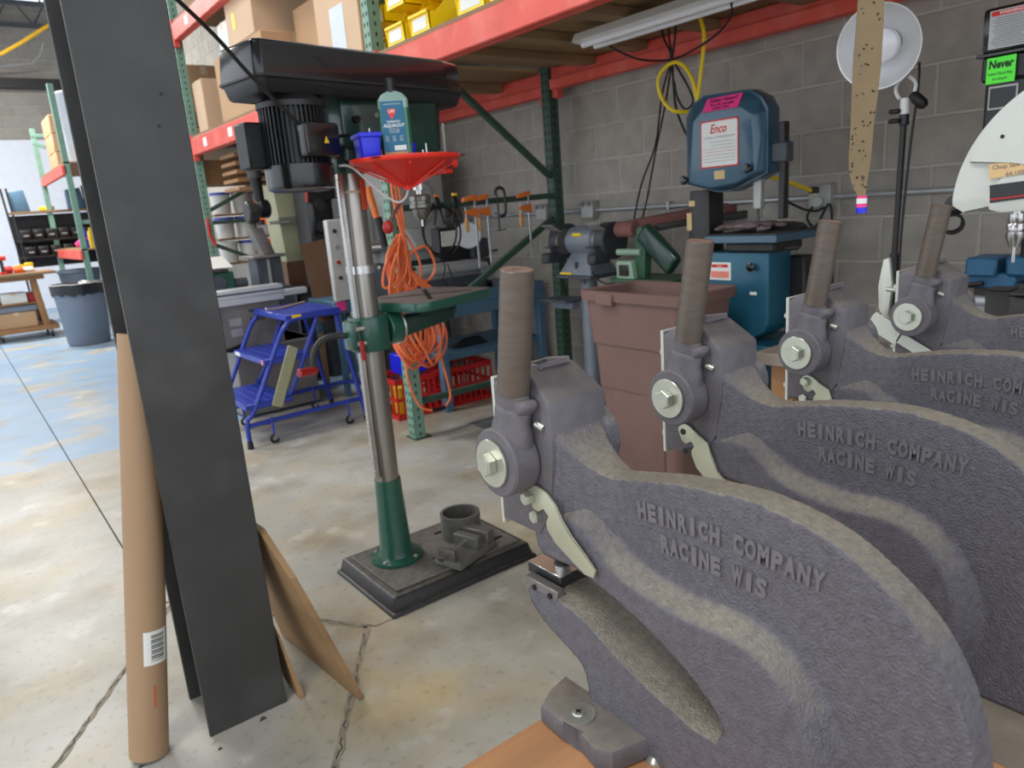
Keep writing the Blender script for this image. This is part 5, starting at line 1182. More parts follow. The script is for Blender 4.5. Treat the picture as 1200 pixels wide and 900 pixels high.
# ---------------------------------------------------------------- things hung on the green rack frame
def bar_clamp(label, x, L_, zt=1.375):
    t = thing('bar_clamp', label, 'clamp', (x, 3.70, zt), 0, 'orange bar clamps on the rack brace')
    MB().box((.035, -.012, -L_), (.047, -.004, .012), .001).build('bar', 'conduit', t)
    MB().hull([(-.04, -.02, -.005), (.048, -.022, .012), (.048, .004, .012), (-.04, .004, -.005), (-.05, -.02, -.03), (.05, -.022, -.02), (.05, .004, -.02), (-.05, .004, -.03)], .004).build('fixed_jaw', 'clamp_orange', t)
    MB().hull([(-.045, -.02, -.085), (.055, -.022, -.065), (.055, .004, -.065), (-.045, .004, -.085), (-.03, -.02, -.10), (.055, -.022, -.125), (.055, .004, -.125), (-.03, .004, -.10)], .004).build('sliding_jaw', 'clamp_orange', t)
    s_ = MB().cyl((-.03, -.008, -.06), (-.027, -.008, -.13), .005, seg=8).build('screw', 'conduit', t)
    MB().lathe([(0, 0), (.009, 0), (.013, .02), (.013, .07), (.008, .085), (0, .085)], (-.027, -.008, -.205), (0, 0, 1), 14).build('handle', 'wood_handle', s_)
bar_clamp('orange bar clamp on the brace, leftmost, with long steel bar', 2.52, .42)
bar_clamp('orange bar clamp on the brace just right of the leftmost', 2.61, .40)
bar_clamp('orange bar clamp alone on the right part of the brace', 2.93, .40)
cc = thing('c_clamp', 'dark steel C-clamp hung on the green brace', 'clamp', (2.72, 3.70, 1.40))
MB().tube([(0, -.01, -.03), (.0, -.01, 0), (.03, -.01, .015), (.06, -.01, .0), (.066, -.01, -.05), (.066, -.01, -.12), (.05, -.01, -.15), (.02, -.01, -.155)], .010, 8, smooth=4).build('frame', 'iron_dark', cc)
MB().cyl((.01, -.01, -.03), (.01, -.01, -.24), .005, seg=8).build('screw', 'iron_dark', cc)
MB().cyl((-.02, -.01, -.235), (.06, -.01, -.235), .003, seg=6).build('screw_handle', 'iron_dark', cc)
o = MB(); pt = [(2.20 + .115 * math.cos(a) , 3.69, 1.20 + .14 * math.sin(a)) for a in [2 * PI * k / 20 for k in range(20)]]
o.tube(pt, .0065, 7, closed=True, smooth=2); pt = [(2.21 + .125 * math.cos(a), 3.68, 1.185 + .145 * math.sin(a)) for a in [2 * PI * k / 20 for k in range(20)]]; o.tube(pt, .006, 7, closed=True, smooth=2)
lp = tag(o.build('jumper_cables', 'cord_black'), 'coiled black cable hanging on the brace below the chuck', 'cable'); lp.location = (.10, 0, 0)
for k, x in enumerate((2.30, 2.42)):
    t = thing('spring_clamp', ('black spring clamp with red tip on the brace', 'black spring clamp with yellow tip on the brace')[k], 'clamp', (x, 3.69, 1.36), 0, 'spring clamps on the brace')
    MB().hull([(-.018, -.012, .0), (.018, -.012, .0), (-.012, .008, .03), (.012, .008, .03), (-.02, -.012, -.05), (.02, -.012, -.05), (-.02, .006, -.05), (.02, .006, -.05)], .003).build('jaw', 'black_satin', t)
    for s in (-1, 1): MB().cyl((s * .012, -.004, -.04), (s * .034, -.004, -.13), .009, .007, seg=8).build('handle', 'black_satin', t)
    MB().box((-.015, -.012, .025), (.015, .006, .04), .002).build('tip', ('clamp_orange', 'yellow')[k], t)
cord('lead_wire', [(2.30, 3.69, 1.06), (2.31, 3.69, .98), (2.29, 3.69, .92), (2.32, 3.69, .88), (2.35, 3.69, .92), (2.33, 3.69, 1.0)], .004, 'cord_black', 'thin black lead dangling under the coiled cable')
# orange cords bundled on the rack post
oc = thing('orange_extension_cord', 'orange extension cord knotted in a hank on the rack post', 'cord', (2.02, 3.66, 0))
ro = random.Random(4)
for k in range(15):
    x = ro.uniform(-.08, .03); w_ = ro.uniform(.03, .09); zt = ro.uniform(1.12, 1.2); zl = ro.uniform(.86, .93)
    sk = ro.uniform(-.06, .06)
    pts = [(x * .3, -.03 + .015 * ro.random(), zt), (x - w_, -.05 * ro.random() - .02, (zt + zl) / 2 + .02), (x - w_ * .6 + sk, -.05 * ro.random() - .02, zl), (x + w_ * .5 + sk, -.05 * ro.random() - .02, zl + .02), (x + w_ * .7, -.05 * ro.random() - .02, (zt + zl) / 2), (x * .3 + .02, -.02, zt + .01)]
    MB().tube(pts, .0072, 7, smooth=6).build('cord_loop', 'cord_orange', oc)
for k in range(3): MB().tube([(-.03 + .02 * k, -.02, 1.50), (-.035 + .022 * k, -.035, 1.38), (-.02 + .015 * k, -.04, 1.26), (.0, -.04, 1.16)], .0072, 7, smooth=5).build('cord_strand', 'cord_orange', oc)
MB().tube([(.0, -.05, 1.08), (.12, -.06, 1.12), (.17, -.06, 1.0), (.10, -.06, .93), (.02, -.05, 1.0)], .0072, 7, smooth=6).build('cord_loop', 'cord_orange', oc)
for k in range(3): MB().tube([(.0, -.06, 1.0), (.05 + .02 * k, -.07, .92), (.13 + .02 * k, -.07, .86), (.20 + .02 * k, -.06, .80)], .0072, 7, smooth=6).build('cord_strand', 'cord_orange', oc)
oc2 = thing('orange_extension_cord', 'orange extension cord hanging in loose coils below the drill table', 'cord', (2.05, 3.66, 0))
for k in range(16):
    cx = ro.uniform(-.02, .10); cz = ro.uniform(.60, .68); rx = ro.uniform(.06, .13); rz_ = ro.uniform(.09, .17); y0 = ro.uniform(-.09, -.02)
    pts = [(cx + rx * math.cos(2 * PI * j / 10) - .04, y0 + .02 * math.sin(j * 1.7), cz + rz_ * math.sin(2 * PI * j / 10)) for j in range(10)]
    MB().tube(pts, .0070, 7, closed=True, smooth=4).build('cord_loop', 'cord_orange', oc2)
MB().tube([(-.08, -.04, .66), (-.11, -.05, .50), (-.105, -.06, .36), (-.06, -.07, .23), (.01, -.08, .19)], .0070, 7, smooth=6).build('cord_strand', 'cord_orange', oc2)
MB().tube([(.01, -.08, .19), (.06, -.08, .185), (.10, -.08, .19)], .012, 8, smooth=4).build('cord_plug', 'cord_black', oc2)
MB().tube([(.10, -.08, .19), (.15, -.07, .25), (.13, -.06, .42), (.10, -.05, .60)], .0070, 7, smooth=6).build('cord_strand', 'cord_orange', oc2)
hs_ = thing('hacksaw', 'orange and black handled tool hung left of the rack post', 'tool', (1.90, 3.66, 0))
MB().cyl((-.01, 0, 1.30), (-.04, 0, 1.46), .018, seg=10).build('orange_shaft', 'clamp_orange', hs_); MB().cyl((.0, 0, 1.30), (.02, 0, 1.14), .02, seg=10).build('black_grip', 'black_rubber', hs_)

# ---------------------------------------------------------------- behind the frame: blue bench, slip roll, crates
bb_ = thing('blue_steel_bench', 'blue steel bench behind the green rack frame', 'bench', (2.44, 4.04, 0))
MB().box((-.02, 0, .70), (.90, .60, .77), .004).build('bench_top', 'blue_steel', bb_)
for x in (0, .84):
    for y in (.0, .54): MB().box((x, y, 0), (x + .055, y + .055, .70), .003).build('leg', 'blue_steel', bb_)
MB().box((.03, .02, .34), (.86, .58, .38), .003).build('lower_shelf', 'blue_steel', bb_)
MB().box((.0, -.002, .62), (.86, .02, .70), .003).build('rail', 'blue_steel', bb_)
sr = thing('slip_roll', 'dark sheet metal roller machine on the blue steel bench', 'machine', (2.44, 4.2, .77))
for x in (-.12, .47): MB().box((x, -.06, 0), (x + .055, .14, .20), .006).build('end_frame', 'iron_dark', sr)
for y, z in ((-.02, .15), (.06, .17), (.02, .09)): MB().cyl((-.08, y - .03, z), (.49, y - .03, z), .028, seg=18).build('roller', 'conduit', sr)
MB().box((-.12, -.06, .0), (.53, .12, .035), .004).build('base_bar', 'grey_dark', sr)
MB().box((-.08, -.055, .05), (.48, -.03, .10), .004).build('front_bar', 'grey_dark', sr)
MB().box((.44, .02, .2), (.58, .18, .33), .01).build('gear_cover', 'grey_dark', sr)
MB().lathe([(.0, 0), (.085, 0), (.09, .01), (.085, .02), (0, .02)], (.40, .0, .36), (-.6, -.8, 0), 24).build('hand_wheel', 'conduit', sr)
MB().box((.20, .06, .20), (.46, .16, .42), .006).build('control_box', 'black_satin', sr)
MB().box((.22, .054, .30), (.36, .0598, .40)).build('paper_sheet', 'paper', sr)
MB().cyl((.53, .03, .24), (.60, -.05, .24), .008, seg=8).build('crank', 'iron_dark', sr); MB().cyl((.50, -.07, .10), (.50, -.03, .10), .05, seg=18).build('disc', 'box_grey', sr)
tp_ = thing('grey_machine_hood', 'pale grey curved machine hood with a round knob behind the cables', 'machine', ((2.842, 4.900, 1.300)[0], 4.9, 0))
MB().box((-.25, 0, .95), (.28, .5, 1.70), .02, seg=2).build('hood', 'tan_canvas', tp_)
MB().cyl((-.02, -.02, 1.38), (-.02, .02, 1.38), .20, seg=36, bev=.01).build('round_boss', 'tan_canvas', tp_)
MB().hull([(-.05, -.08, 1.05), (.18, -.08, 1.05), (-.10, 0, 1.22), (.22, 0, 1.22), (-.1, 0, 1.02), (.22, 0, 1.02)], .01).build('chute', 'tan_canvas', tp_)
MB().sphere((.12, -.11, 1.16), .035, 16).build('knob', 'steel_bright', tp_)
MB().box((-.23, .05, 0), (.26, .45, .95), .01).build('cabinet', 'grey_dark', tp_)
def crate(label, x, y, z, w, d, h):
    t = thing('plastic_crate', label, 'crate', (x, y, z), 0, 'red crates under the blue bench')
    MB().box((-w / 2, -d / 2, 0), (w / 2, d / 2, .012)).build('floor', 'crate_red', t)
    for s in (-1, 1):
        for (zz, hh) in ((0, .03), (h * .46, .02), (h - .035, .035)):
            MB().box((-w / 2, s * d / 2 - .006, zz), (w / 2, s * d / 2 + .006, zz + hh)).build('rail', 'crate_red', t)
            MB().box((s * w / 2 - .006, -d / 2, zz), (s * w / 2 + .006, d / 2, zz + hh)).build('rail', 'crate_red', t)
        for k in range(8): MB().box((-w / 2 + k * w / 7 - .006, s * d / 2 - .005, 0), (-w / 2 + k * w / 7 + .006, s * d / 2 + .005, h)).build('slat', 'crate_red', t)
        for k in range(6): MB().box((s * w / 2 - .005, -d / 2 + k * d / 5 - .006, 0), (s * w / 2 + .005, -d / 2 + k * d / 5 + .006, h)).build('slat', 'crate_red', t)
    return t
crate('red plastic crate under the bench, left of the blue leg', 2.30, 4.30, 0, .33, .33, .27)
crate('red plastic crate under the bench, right of the blue leg', 2.72, 4.30, 0, .33, .33, .27)
for k, (x, y) in enumerate(((2.22, 4.24), (2.33, 4.27), (2.27, 4.37))):
    tag(MB().box((-.045, -.04, 0), (.045, .04, .19), .008).build('yellow_box', 'yellow'), ('yellow carton front left inside the red crate', 'yellow carton front right inside the red crate', 'yellow carton at the back of the red crate')[k], 'box').location = (x, y, .013)
tag(MB().box((-.10, -.08, 0), (.10, .08, .11), .006).build('orange_box', 'orange_bin'), 'orange case on the lower shelf left of the blue leg', 'case').location = (2.36, 4.5, .52)
tag(MB().box((-.10, -.09, 0), (.08, .09, .13), .006).build('blue_box', 'blue_plastic'), 'blue and yellow carton behind the orange coils', 'box').location = (2.33, 4.28, .275)
tag(MB().box((-.06, -.03, 0), (.06, .05, .03), .006).build('yellow_tool', 'yellow'), 'yellow tool lying on the blue carton', 'tool').location = (2.32, 4.26, .405)
tag(MB().hull([(-.15, -.05, 0), (.15, -.05, 0), (-.15, .05, 0), (.15, .05, 0), (-.05, -.02, .05), (.08, -.03, .06), (.0, .04, .05)], .008).build('black_tool', 'black_satin'), 'black tool on the lower shelf of the blue bench', 'tool').location = (2.78, 4.24, .381)
tag(MB().box((-.33, -.5, 0), (.33, .4, .004)).build('floor_mat', 'mat_grey'), 'thin dark mat on the floor in front of the brown bin', 'mat').location = (2.72, 3.32, .001)

# ---------------------------------------------------------------- blue ladder stand
ld = thing('rolling_step_ladder', 'blue three step rolling ladder with patterned treads', 'ladder', (0, 0, 0))
y0, y1 = 4.36, 4.92
def T(pts, name='tube_rail', r=.0145, mat='ladder_blue', par=None): return MB().tube(pts, r, 10, smooth=5).build(name, mat, par or ld)
for y in (y0, y1):
    T([(1.235, y, .03), (1.24, y, .17), (1.30, y, .24), (1.50, y, .62), (1.56, y, .70), (1.62, y, .735), (1.92, y, .735)], 'front_rail')
    T([(2.01, y, .03), (1.97, y, .25), (1.89, y, .72)], 'rear_rail')
    T([(1.50, y, .28), (1.56, y, .34), (1.76, y, .72)], 'inner_rail')
    T([(1.25, y, .14), (1.5, y, .145), (1.85, y, .15), (2.05, y, .15)], 'base_rail')
    for x in (1.235, 2.01):
        MB().cyl((x, y, 0), (x, y, .05), .020, .016, seg=12).build('rubber_foot', 'black_rubber', ld)
    for x in (1.38, 1.88):
        c = MB().cyl((x, y - .02, .06), (x, y - .02, .17), .008, seg=8).build('caster_post', 'ladder_blue', ld)
        MB().tube([(x, y - .02, .06), (x - .02, y - .02, .045), (x - .015, y - .02, .018), (x + .012, y - .02, .014), (x + .022, y - .02, .03)], .009, 8, smooth=4).build('caster', 'black_rubber', c)
T([(2.05, y0, .15), (2.13, y0 + .03, .155), (2.16, y0 + .14, .16), (2.16, y1 - .14, .16), (2.13, y1 - .03, .155), (2.05, y1, .15)], 'base_loop')
def tread(x0, x1, z, n):
    b = MB().box((x0, y0 - .01, z - .035), (x1, y1 + .01, z), .004).build('step', 'ladder_blue', ld)
    m = MB()
    for i in range(n):
        for j in range(9): m.cyl((x0 + (i + .5) * (x1 - x0) / n, y0 + .02 + j * (y1 - y0 - .04) / 8, z - .001), (x0 + (i + .5) * (x1 - x0) / n, y0 + .02 + j * (y1 - y0 - .04) / 8, z + .0015), .013, seg=8)
    m.build('tread_pattern', 'step_tread', b, kind='stuff'); return b
tread(1.24, 1.53, .27, 5); s2 = tread(1.39, 1.68, .52, 5); tread(1.56, 1.92, .765, 6)
MB().box((1.389, 4.80, .49), (1.3905, 4.90, .515)).build('white_label', 'paper', s2); MB().box((1.389, 4.37, .487), (1.3905, 4.40, .515)).build('red_label', 'label_salmon', s2)
MB().box((1.60, y0 - .0115, .735), (1.66, y0 - .0105, .76)).build('yellow_label', 'yellow', ld)
bw = MB(Matrix.Translation((1.50, y0 - .022, .40)) @ Matrix.Rotation(-2.72, 4, 'Y')); bw.box((-.035, -.006, -.19), (.035, .006, .19), .005)
tag(bw.build('worn_strap', 'mach_beige'), 'worn cream strip hanging on the side of the blue ladder', 'strap')
tag(MB().tube([(1.52, 4.55, .80), (1.56, 4.60, .785), (1.66, 4.68, .775), (1.78, 4.78, .772), (1.90, 4.88, .770)], .007, 8, smooth=5, ).build('rope', 'tape'), 'cream rope lying over the top step of the ladder', 'rope')

# ---------------------------------------------------------------- left background machines
cb = thing('table_saw', 'grey cabinet table saw with long silver fence behind the ladder', 'saw', (0, 0, 0))
MB().box((1.43, 5.06, .02), (1.99, 5.60, .50), .008).build('lower_cabinet', 'mach_grey', cb)
MB().box((1.43, 5.055, .485), (1.99, 5.6, .50), .002).build('cabinet_edge', 'box_grey', cb)
uc = MB().box((1.36, 5.02, .50), (1.78, 5.62, .80), .006).build('upper_cabinet', 'mach_grey', cb)
for r_ in (0, 1):
    for k in range(8): MB().box((1.56 + .013 * k, 5.017, .735 - .06 * r_), (1.565 + .013 * k, 5.021, .76 - .06 * r_)).build('vent_slot', 'black_oxide', uc)
for z in (.59, .66): MB().box((1.42, 5.017, z), (1.50, 5.0205, z + .05)).build('spec_plate', 'box_grey', uc)
MB().box((1.28, 4.97, .845), (1.80, 5.10, .905), .004).build('fence_rail', 'alu', cb)
MB().box((1.28, 4.975, .80), (1.80, 5.6, .845), .004).build('saw_table', 'alu', cb)
MB().box((1.80, 4.98, .82), (1.97, 5.05, .86), .003).build('rail_extension', 'alu', cb)
MB().box((1.28, 4.968, .868), (1.80, 4.971, .880)).build('rail_groove', 'grey_dark', cb)
for k in range(3): cord('power_cord', [(1.36, 5.0, .78 - .03 * k), (1.30, 4.97, .62 - .03 * k), (1.34, 4.96, .52), (1.46, 4.97, .50 + .02 * k)], .008, 'cord_black', 'black cable bundle at the left side of the grey saw, strand %s' % ('one', 'two', 'three')[k])
wm = thing('small_green_machine', 'small green bench machine with a white sheet on top', 'machine', (1.62, 5.9, 0))
MB().box((-.20, -.15, .80), (.10, .15, .98), .01).build('body', 'green_mid', wm)
MB().box((-.16, -.17, .98), (.06, .1, 1.0), .004).build('plate', 'iron_dark', wm)
MB().cyl((-.02, -.17, .90), (-.02, -.14, .90), .05, seg=20).build('wheel', 'grey_dark', wm); MB().cyl((.10, -.1, .88), (.2, -.1, .88), .04, seg=16).build('spindle', 'grey_dark', wm)
MB().hull([(-.2, -.2, 0), (.2, -.2, 0), (-.2, .2, 0), (.2, .2, 0), (-.2, -.2, .80), (.2, -.2, .80), (-.2, .2, .80), (.2, .2, .80)]).build('cabinet', 'mach_grey', wm)
tag(MB(Matrix.Rotation(.3, 4, 'X')).box((-.13, -.13, 0), (.13, .13, .004)).build('paper_sheet', 'paper'), 'white sheet of paper lying on the small green machine', 'paper').location = (1.60, 5.9, 1.045)
ml = thing('turret_drill', 'dark old drilling head over a grey stand behind the motor', 'drill', (2.0, 5.85, 0))
MB().box((-.1, -.1, .82), (.1, .1, 1.05), .005).build('stand', 'grey_dark', ml)
MB().box((-.018, -.115, .82), (.0, -.10, 1.04)).build('stand_rib', 'box_grey', ml)
MB().box((-.13, -.13, 1.05), (.13, .13, 1.075), .004).build('table', 'table_iron', ml)
MB().hull([(-.10, -.08, 1.28), (.0, -.08, 1.28), (-.02, -.08, 1.075), (.07, -.08, 1.075), (-.10, .05, 1.28), (.0, .05, 1.28), (-.02, .05, 1.075), (.07, .05, 1.075)], .005).build('bracket', 'table_iron', ml)
MB().cyl((-.10, -.05, 1.40), (-.02, -.05, 1.40), .085, seg=8, bev=.01).build('index_head', 'iron_dark', ml)
MB().cyl((.0, -.05, 1.42), (.08, -.05, 1.42), .07, seg=12, bev=.01).build('turret', 'black_oxide', ml)
MB().cyl((.02, -.05, 1.48), (.01, -.05, 1.66), .035, .045, seg=16).build('neck', 'black_oxide', ml)
MB().cyl((.01, -.05, 1.65), (.0, -.05, 1.95), .055, seg=20).build('upper_column', 'iron_dark', ml)
MB().cyl((.0, -.06, 1.34), (.0, -.06, 1.30), .03, seg=14).build('spindle', 'iron_dark', ml); MB().cyl((.06, -.08, 1.31), (.2, -.1, 1.31), .012, seg=10).build('lever', 'steel_bright', ml)
MB().box((-.15, -.15, 0), (.15, .15, .82), .005).build('pedestal', 'grey_dark', ml)
bc_ = thing('beige_duct', 'tall tapering beige metal duct behind the drill press motor', 'duct', ((2.453, 6.250, 1.303)[0], 6.25, 0))
MB().hull([(-.19, -.1, 1.62), (.20, -.1, 1.62), (-.19, .2, 1.62), (.20, .2, 1.62), (-.16, -.1, .98), (.17, -.1, .98), (-.16, .2, .98), (.17, .2, .98)], .004).build('duct', 'mach_beige', bc_)
MB().box((-.17, -.1, .60), (.18, .2, .98), .004).build('base', 'dark_ply', bc_)
MB().box((-.19, -.13, 1.29), (.20, -.10, 1.35), .003).build('band', 'mach_grey', bc_)
MB().box((-.15, -.1, 0), (.15, .2, .6), .004).build('leg_box', 'dark_ply', bc_)
py = thing('dark_plywood_sheet', 'dark brown plywood sheet leaning in front of the lathe', 'board', (0, 0, 0))
m = MB(); q = [(2.212, 5.600, 1.128), (2.444, 5.600, 1.160), (2.367, 5.350, 0.555), (2.168, 5.350, 0.546)]
q = [Vector(p) for p in q]; q2 = [p + Vector((.01, .02, 0)) for p in q]
m.quad(q); m.quad(q2[::-1])
for i in range(4): m.quad((q[i], q2[i], q2[(i + 1) % 4], q[(i + 1) % 4]))
m.build('sheet', 'dark_ply', py)
ps_ = MB().box((0, 0, 0), (.04, .02, .45)).build('prop_stick', 'joist', py); ps_.location = (q[3].x, q[3].y + .03, 0)
lt = thing('lathe', 'grey lathe headstock with white control panel behind the column', 'lathe', (0, 0, 0))
l0 = (2.187, 5.000, 1.301); l1 = (2.262, 5.000, 0.723)
m = MB(); m.box((l0[0], 5.0, l1[2]), (l0[0] + .19, 5.06, l0[2]), .006); m.build('control_panel', 'panel_white', lt)
for k in range(4):
    for j in range(2): MB().cyl((l0[0] + .05 + .07 * j, 4.985, l0[2] - .08 - .11 * k), (l0[0] + .05 + .07 * j, 5.0, l0[2] - .08 - .11 * k), .014, seg=10).build('button', ('iron_dark', 'box_grey', 'red_dark', 'iron_dark')[k], lt)
MB().box((l0[0] - .02, 5.02, l1[2] - .09), (l0[0] + .30, 5.5, l1[2]), .006).build('headstock_base', 'blue_steel', lt)
MB().box((l0[0] - .0, 5.01, l1[2] - .07), (l0[0] + .07, 5.019, l1[2] - .005)).build('pink_tag', 'pink', lt)
for fx_ in (.0, .24):
    for fy_ in (5.04, 5.42): MB().box((l0[0] + fx_, fy_, 0), (l0[0] + fx_ + .04, fy_ + .04, l1[2] - .09)).build('foot', 'blue_steel', lt)
MB().hull([(l0[0] + .14, 4.98, 1.0), (l0[0] + .30, 4.98, 1.0), (l0[0] + .14, 5.2, 1.0), (l0[0] + .30, 5.2, 1.0), (l0[0] + .14, 5.0, 1.45), (l0[0] + .30, 5.0, 1.45), (l0[0] + .14, 5.2, 1.45), (l0[0] + .30, 5.2, 1.45)], .02).build('headstock', 'iron_dark', lt)
MB().cyl((l0[0] + .30, 4.95, 1.08), (l0[0] + .38, 4.92, 1.08), .045, seg=20).build('chuck', 'steel_bright', lt)
ck2 = thing('dark_machine', 'black gear cased machine with red handle left of the column', 'machine', ((2.419, 5.750, 1.292)[0], 5.9, 0))
MB().box((-.02, -.1, 1.02), (.22, .2, 1.75), .02).build('casting', 'iron_dark', ck2); MB().box((-.02, -.15, 1.20), (.16, -.09, 1.45), .02).build('gear_box', 'black_satin', ck2)
for z in (1.25, 1.42, 1.55): MB().cyl((.06, -.17, z), (.06, -.10, z), .045, seg=14).build('gear', 'iron_dark', ck2)
MB().cyl((-.03, -.12, 1.45), (.02, -.12, 1.85), .014, seg=8).build('handle', 'red_dark', ck2); MB().box((0, -.1, 0), (.2, .2, 1.02), .01).build('stand', 'grey_dark', ck2)
# orange bins and buckets
for k, (x, z, s) in enumerate((((2.493, 6.750, 1.389)[0], 1.30, 'upper'), ((2.441, 6.750, 1.009)[0], .96, 'lower'))):
    t = thing('orange_tote', 'orange plastic tote beside the beige duct, %s one' % s, 'tote', (x, 6.75, z), 0, 'orange totes')
    MB().hull([(-.12, -.12, 0), (.12, -.12, 0), (-.12, .12, 0), (.12, .12, 0), (-.14, -.14, .2), (.14, -.14, .2), (-.14, .14, .2), (.14, .14, .2)], .008).build('tote_body', 'orange_bin', t)
    MB().box((-.15, -.15, .19), (.15, .15, .215), .004).build('tote_rim', 'orange_bin', t)
for r_ in range(3):
    z = .96 + .235 * r_
    tag(MB().box((2.14, 7.45, z - .02), (3.0, 7.95, z - .004)).build('bucket_shelf', 'pallet'), 'narrow shelf under the %s row of white pails' % ('lowest', 'middle', 'top')[r_], 'shelf')
    for k in range(4):
        t = thing('white_pail', 'white lidded pail in the %s row, %s from the rack post' % (('lowest', 'middle', 'top')[r_], ('first', 'second', 'third', 'fourth')[k]), 'pail', (2.25 + .20 * k, 7.56, z), 0, 'white pails behind the rack post')
        MB().lathe([(0, 0), (.080, 0), (.090, .175), (0, .175)], seg=18).build('pail_body', 'bucket', t)
        MB().lathe([(0, .175), (.095, .175), (.095, .20), (0, .202)], seg=18).build('pail_lid', 'bucket_lid' if (k + r_) % 3 else 'bucket', t)
tag(MB().hull([(-.2, -.1, 0), (.2, -.1, 0), (-.2, .1, 0), (.2, .1, 0), (-.12, 0, .05), (.1, 0, .06)], .01).build('red_hose', 'red_plastic'), 'red folded hose lying over the top row of pails', 'hose').location = (2.75, 7.60, 1.634)
tag(MB().tube([(2.012, 7.250, 1.393), (2.010, 7.250, 1.246), (2.046, 7.250, 1.140)], .012, 8, smooth=4).build('red_cable', 'ink_red'), 'short red cord hanging by the far rack post', 'cord')
# blue lathe stand feet far under the ladder side
for k, (x, y) in enumerate(((2.45, 5.15), (2.58, 5.28))):
    tag(MB().lathe([(0, 0), (.07, 0), (.08, .02), (.08, .16), (.05, .21), (.02, .23), (.02, .26), (0, .26)], seg=18).build('white_jug', 'bucket'), ('white jug on the floor under the lathe, nearer one', 'white jug on the floor under the lathe, farther one')[k], 'jug').location = (x, y, 0)
t = thing('dark_cabinet', 'dark cabinet in shade between the saw and the lathe', 'cabinet', (2.12, 6.0, 0))
MB().box((.12, -.1, 0), (.38, .08, .78), .01).build('body', 'iron_dark', t); MB().box((.15, -.106, .1), (.35, -.10, .7), .003).build('door', 'grey_dark', t)

# ---------------------------------------------------------------- far left: grey can, wooden cart, far rack
gcx, gcy = 1.26, 10.62
gcn = thing('grey_trash_can', 'round grey trash can with black liner bag at the far left', 'trash can', (gcx, gcy, 0))
MB().lathe([(0, 0), (.225, 0), (.24, .02), (.285, .62), (.30, .625), (.305, .74), (.29, .75), (.27, .70)], seg=36).build('can_body', 'grey_can', gcn)
m = MB(); rb_ = random.Random(1); prev = None; n = 40; A = []; B = []; Cc = []
for i in range(n):
    a = 2 * PI * i / n; w_ = rb_.uniform(-.03, .01)
    A.append(Vector((.308 * math.cos(a), .308 * math.sin(a), .64 + w_))); B.append(Vector((.315 * math.cos(a), .315 * math.sin(a), .765 + rb_.uniform(-.006, .01)))); Cc.append(Vector((.25 * math.cos(a), .25 * math.sin(a), .73)))
for i in range(n): j = (i + 1) % n; m.quad((A[i], A[j], B[j], B[i])); m.quad((B[i], B[j], Cc[j], Cc[i]))
m.build('liner_bag', 'bag_black', gcn)
m = MB()
for i in range(n): j = (i + 1) % n; m.quad((B[i] + Vector((0, 0, .002)), B[j] + Vector((0, 0, .002)), B[j] * 1.01 + Vector((0, 0, -.014)), B[i] * 1.01 + Vector((0, 0, -.014))))
m.build('bag_edge', 'lamp_white', gcn)
wc = thing('wooden_cart', 'wooden rolling cart bench loaded with yellow bins at the far left', 'cart', (0, 0, 0))
cx0, cx1, cy0, cy1 = .0, 1.02, 12.0, 12.8
MB().box((cx0 - .35, cy0 - .05, .80), (cx1 + .02, cy1, .86), .004).build('top', 'wood_bench', wc); MB().box((.45, cy0 - .16, .862), (1.18, cy1 - .2, .90), .004).build('cutting_board', 'joist', wc)
for x in (.28, .92):
    MB().hull([(x, cy0, .16), (x + .08, cy0, .16), (x - .05, cy0, .80), (x + .03, cy0, .80), (x, cy0 + .06, .16), (x + .08, cy0 + .06, .16), (x - .05, cy0 + .06, .80), (x + .03, cy0 + .06, .80)], .003).build('leg', 'wood_bench', wc)
    MB().box((x, cy1 - .06, .16), (x + .08, cy1, .80), .003).build('leg', 'wood_bench', wc)
MB().box((.22, cy0 - .01, .10), (1.10, cy1, .17), .004).build('lower_shelf', 'wood_bench', wc); MB().box((.24, cy0 + .02, .48), (.95, cy1, .50), .003).build('middle_shelf', 'wood_bench', wc)
for x in (.42, 1.0):
    for y in (cy0 + .05, cy1 - .1):
        cst = MB().box((x - .02, y - .03, .07), (x + .02, y + .03, .11)).build('caster_fork', 'conduit', wc); MB().cyl((x - .015, y, .045), (x + .015, y, .045), .045, seg=16).build('caster_wheel', 'iron_dark', cst)
carton('brown carton on the cart bottom shelf', .40, cy0 + .05, .86, cy0 + .45, .171, .38)
carton('white carton on the cart middle shelf', .50, cy0 + .06, .80, cy0 + .4, .501, .64, 'bucket')
tag(MB().box((-.32, -.2, 0), (.32, .2, .085), .01).build('grey_tote', 'grey_paint'), 'grey flat tote stacked on the carton in the cart', 'tote').location = (.58, cy0 + .26, .385)
tag(MB().box((-.06, -.2, 0), (.06, .2, .12), .01).build('red_case', 'red_dark'), 'small red case at the right end of the cart shelf', 'case').location = (.87, cy0 + .3, .501)
carton('small brown carton on the cart shelf left of the white carton', .28, cy0 + .06, .46, cy0 + .4, .501, .62)
rc = random.Random(9)
its = [(-.05, 'orange_bin', .12), (.10, 'yellow', .10), (.24, 'orange_bin', .14), (.37, 'yellow', .13), (.50, 'yellow', .13), (.66, 'red_dark', .10), (.78, 'orange_bin', .09), (.90, 'paper', .07)]
wh = ['far left', 'left', 'behind the drill', 'tall', 'wide', 'small dark', 'low', 'pale']
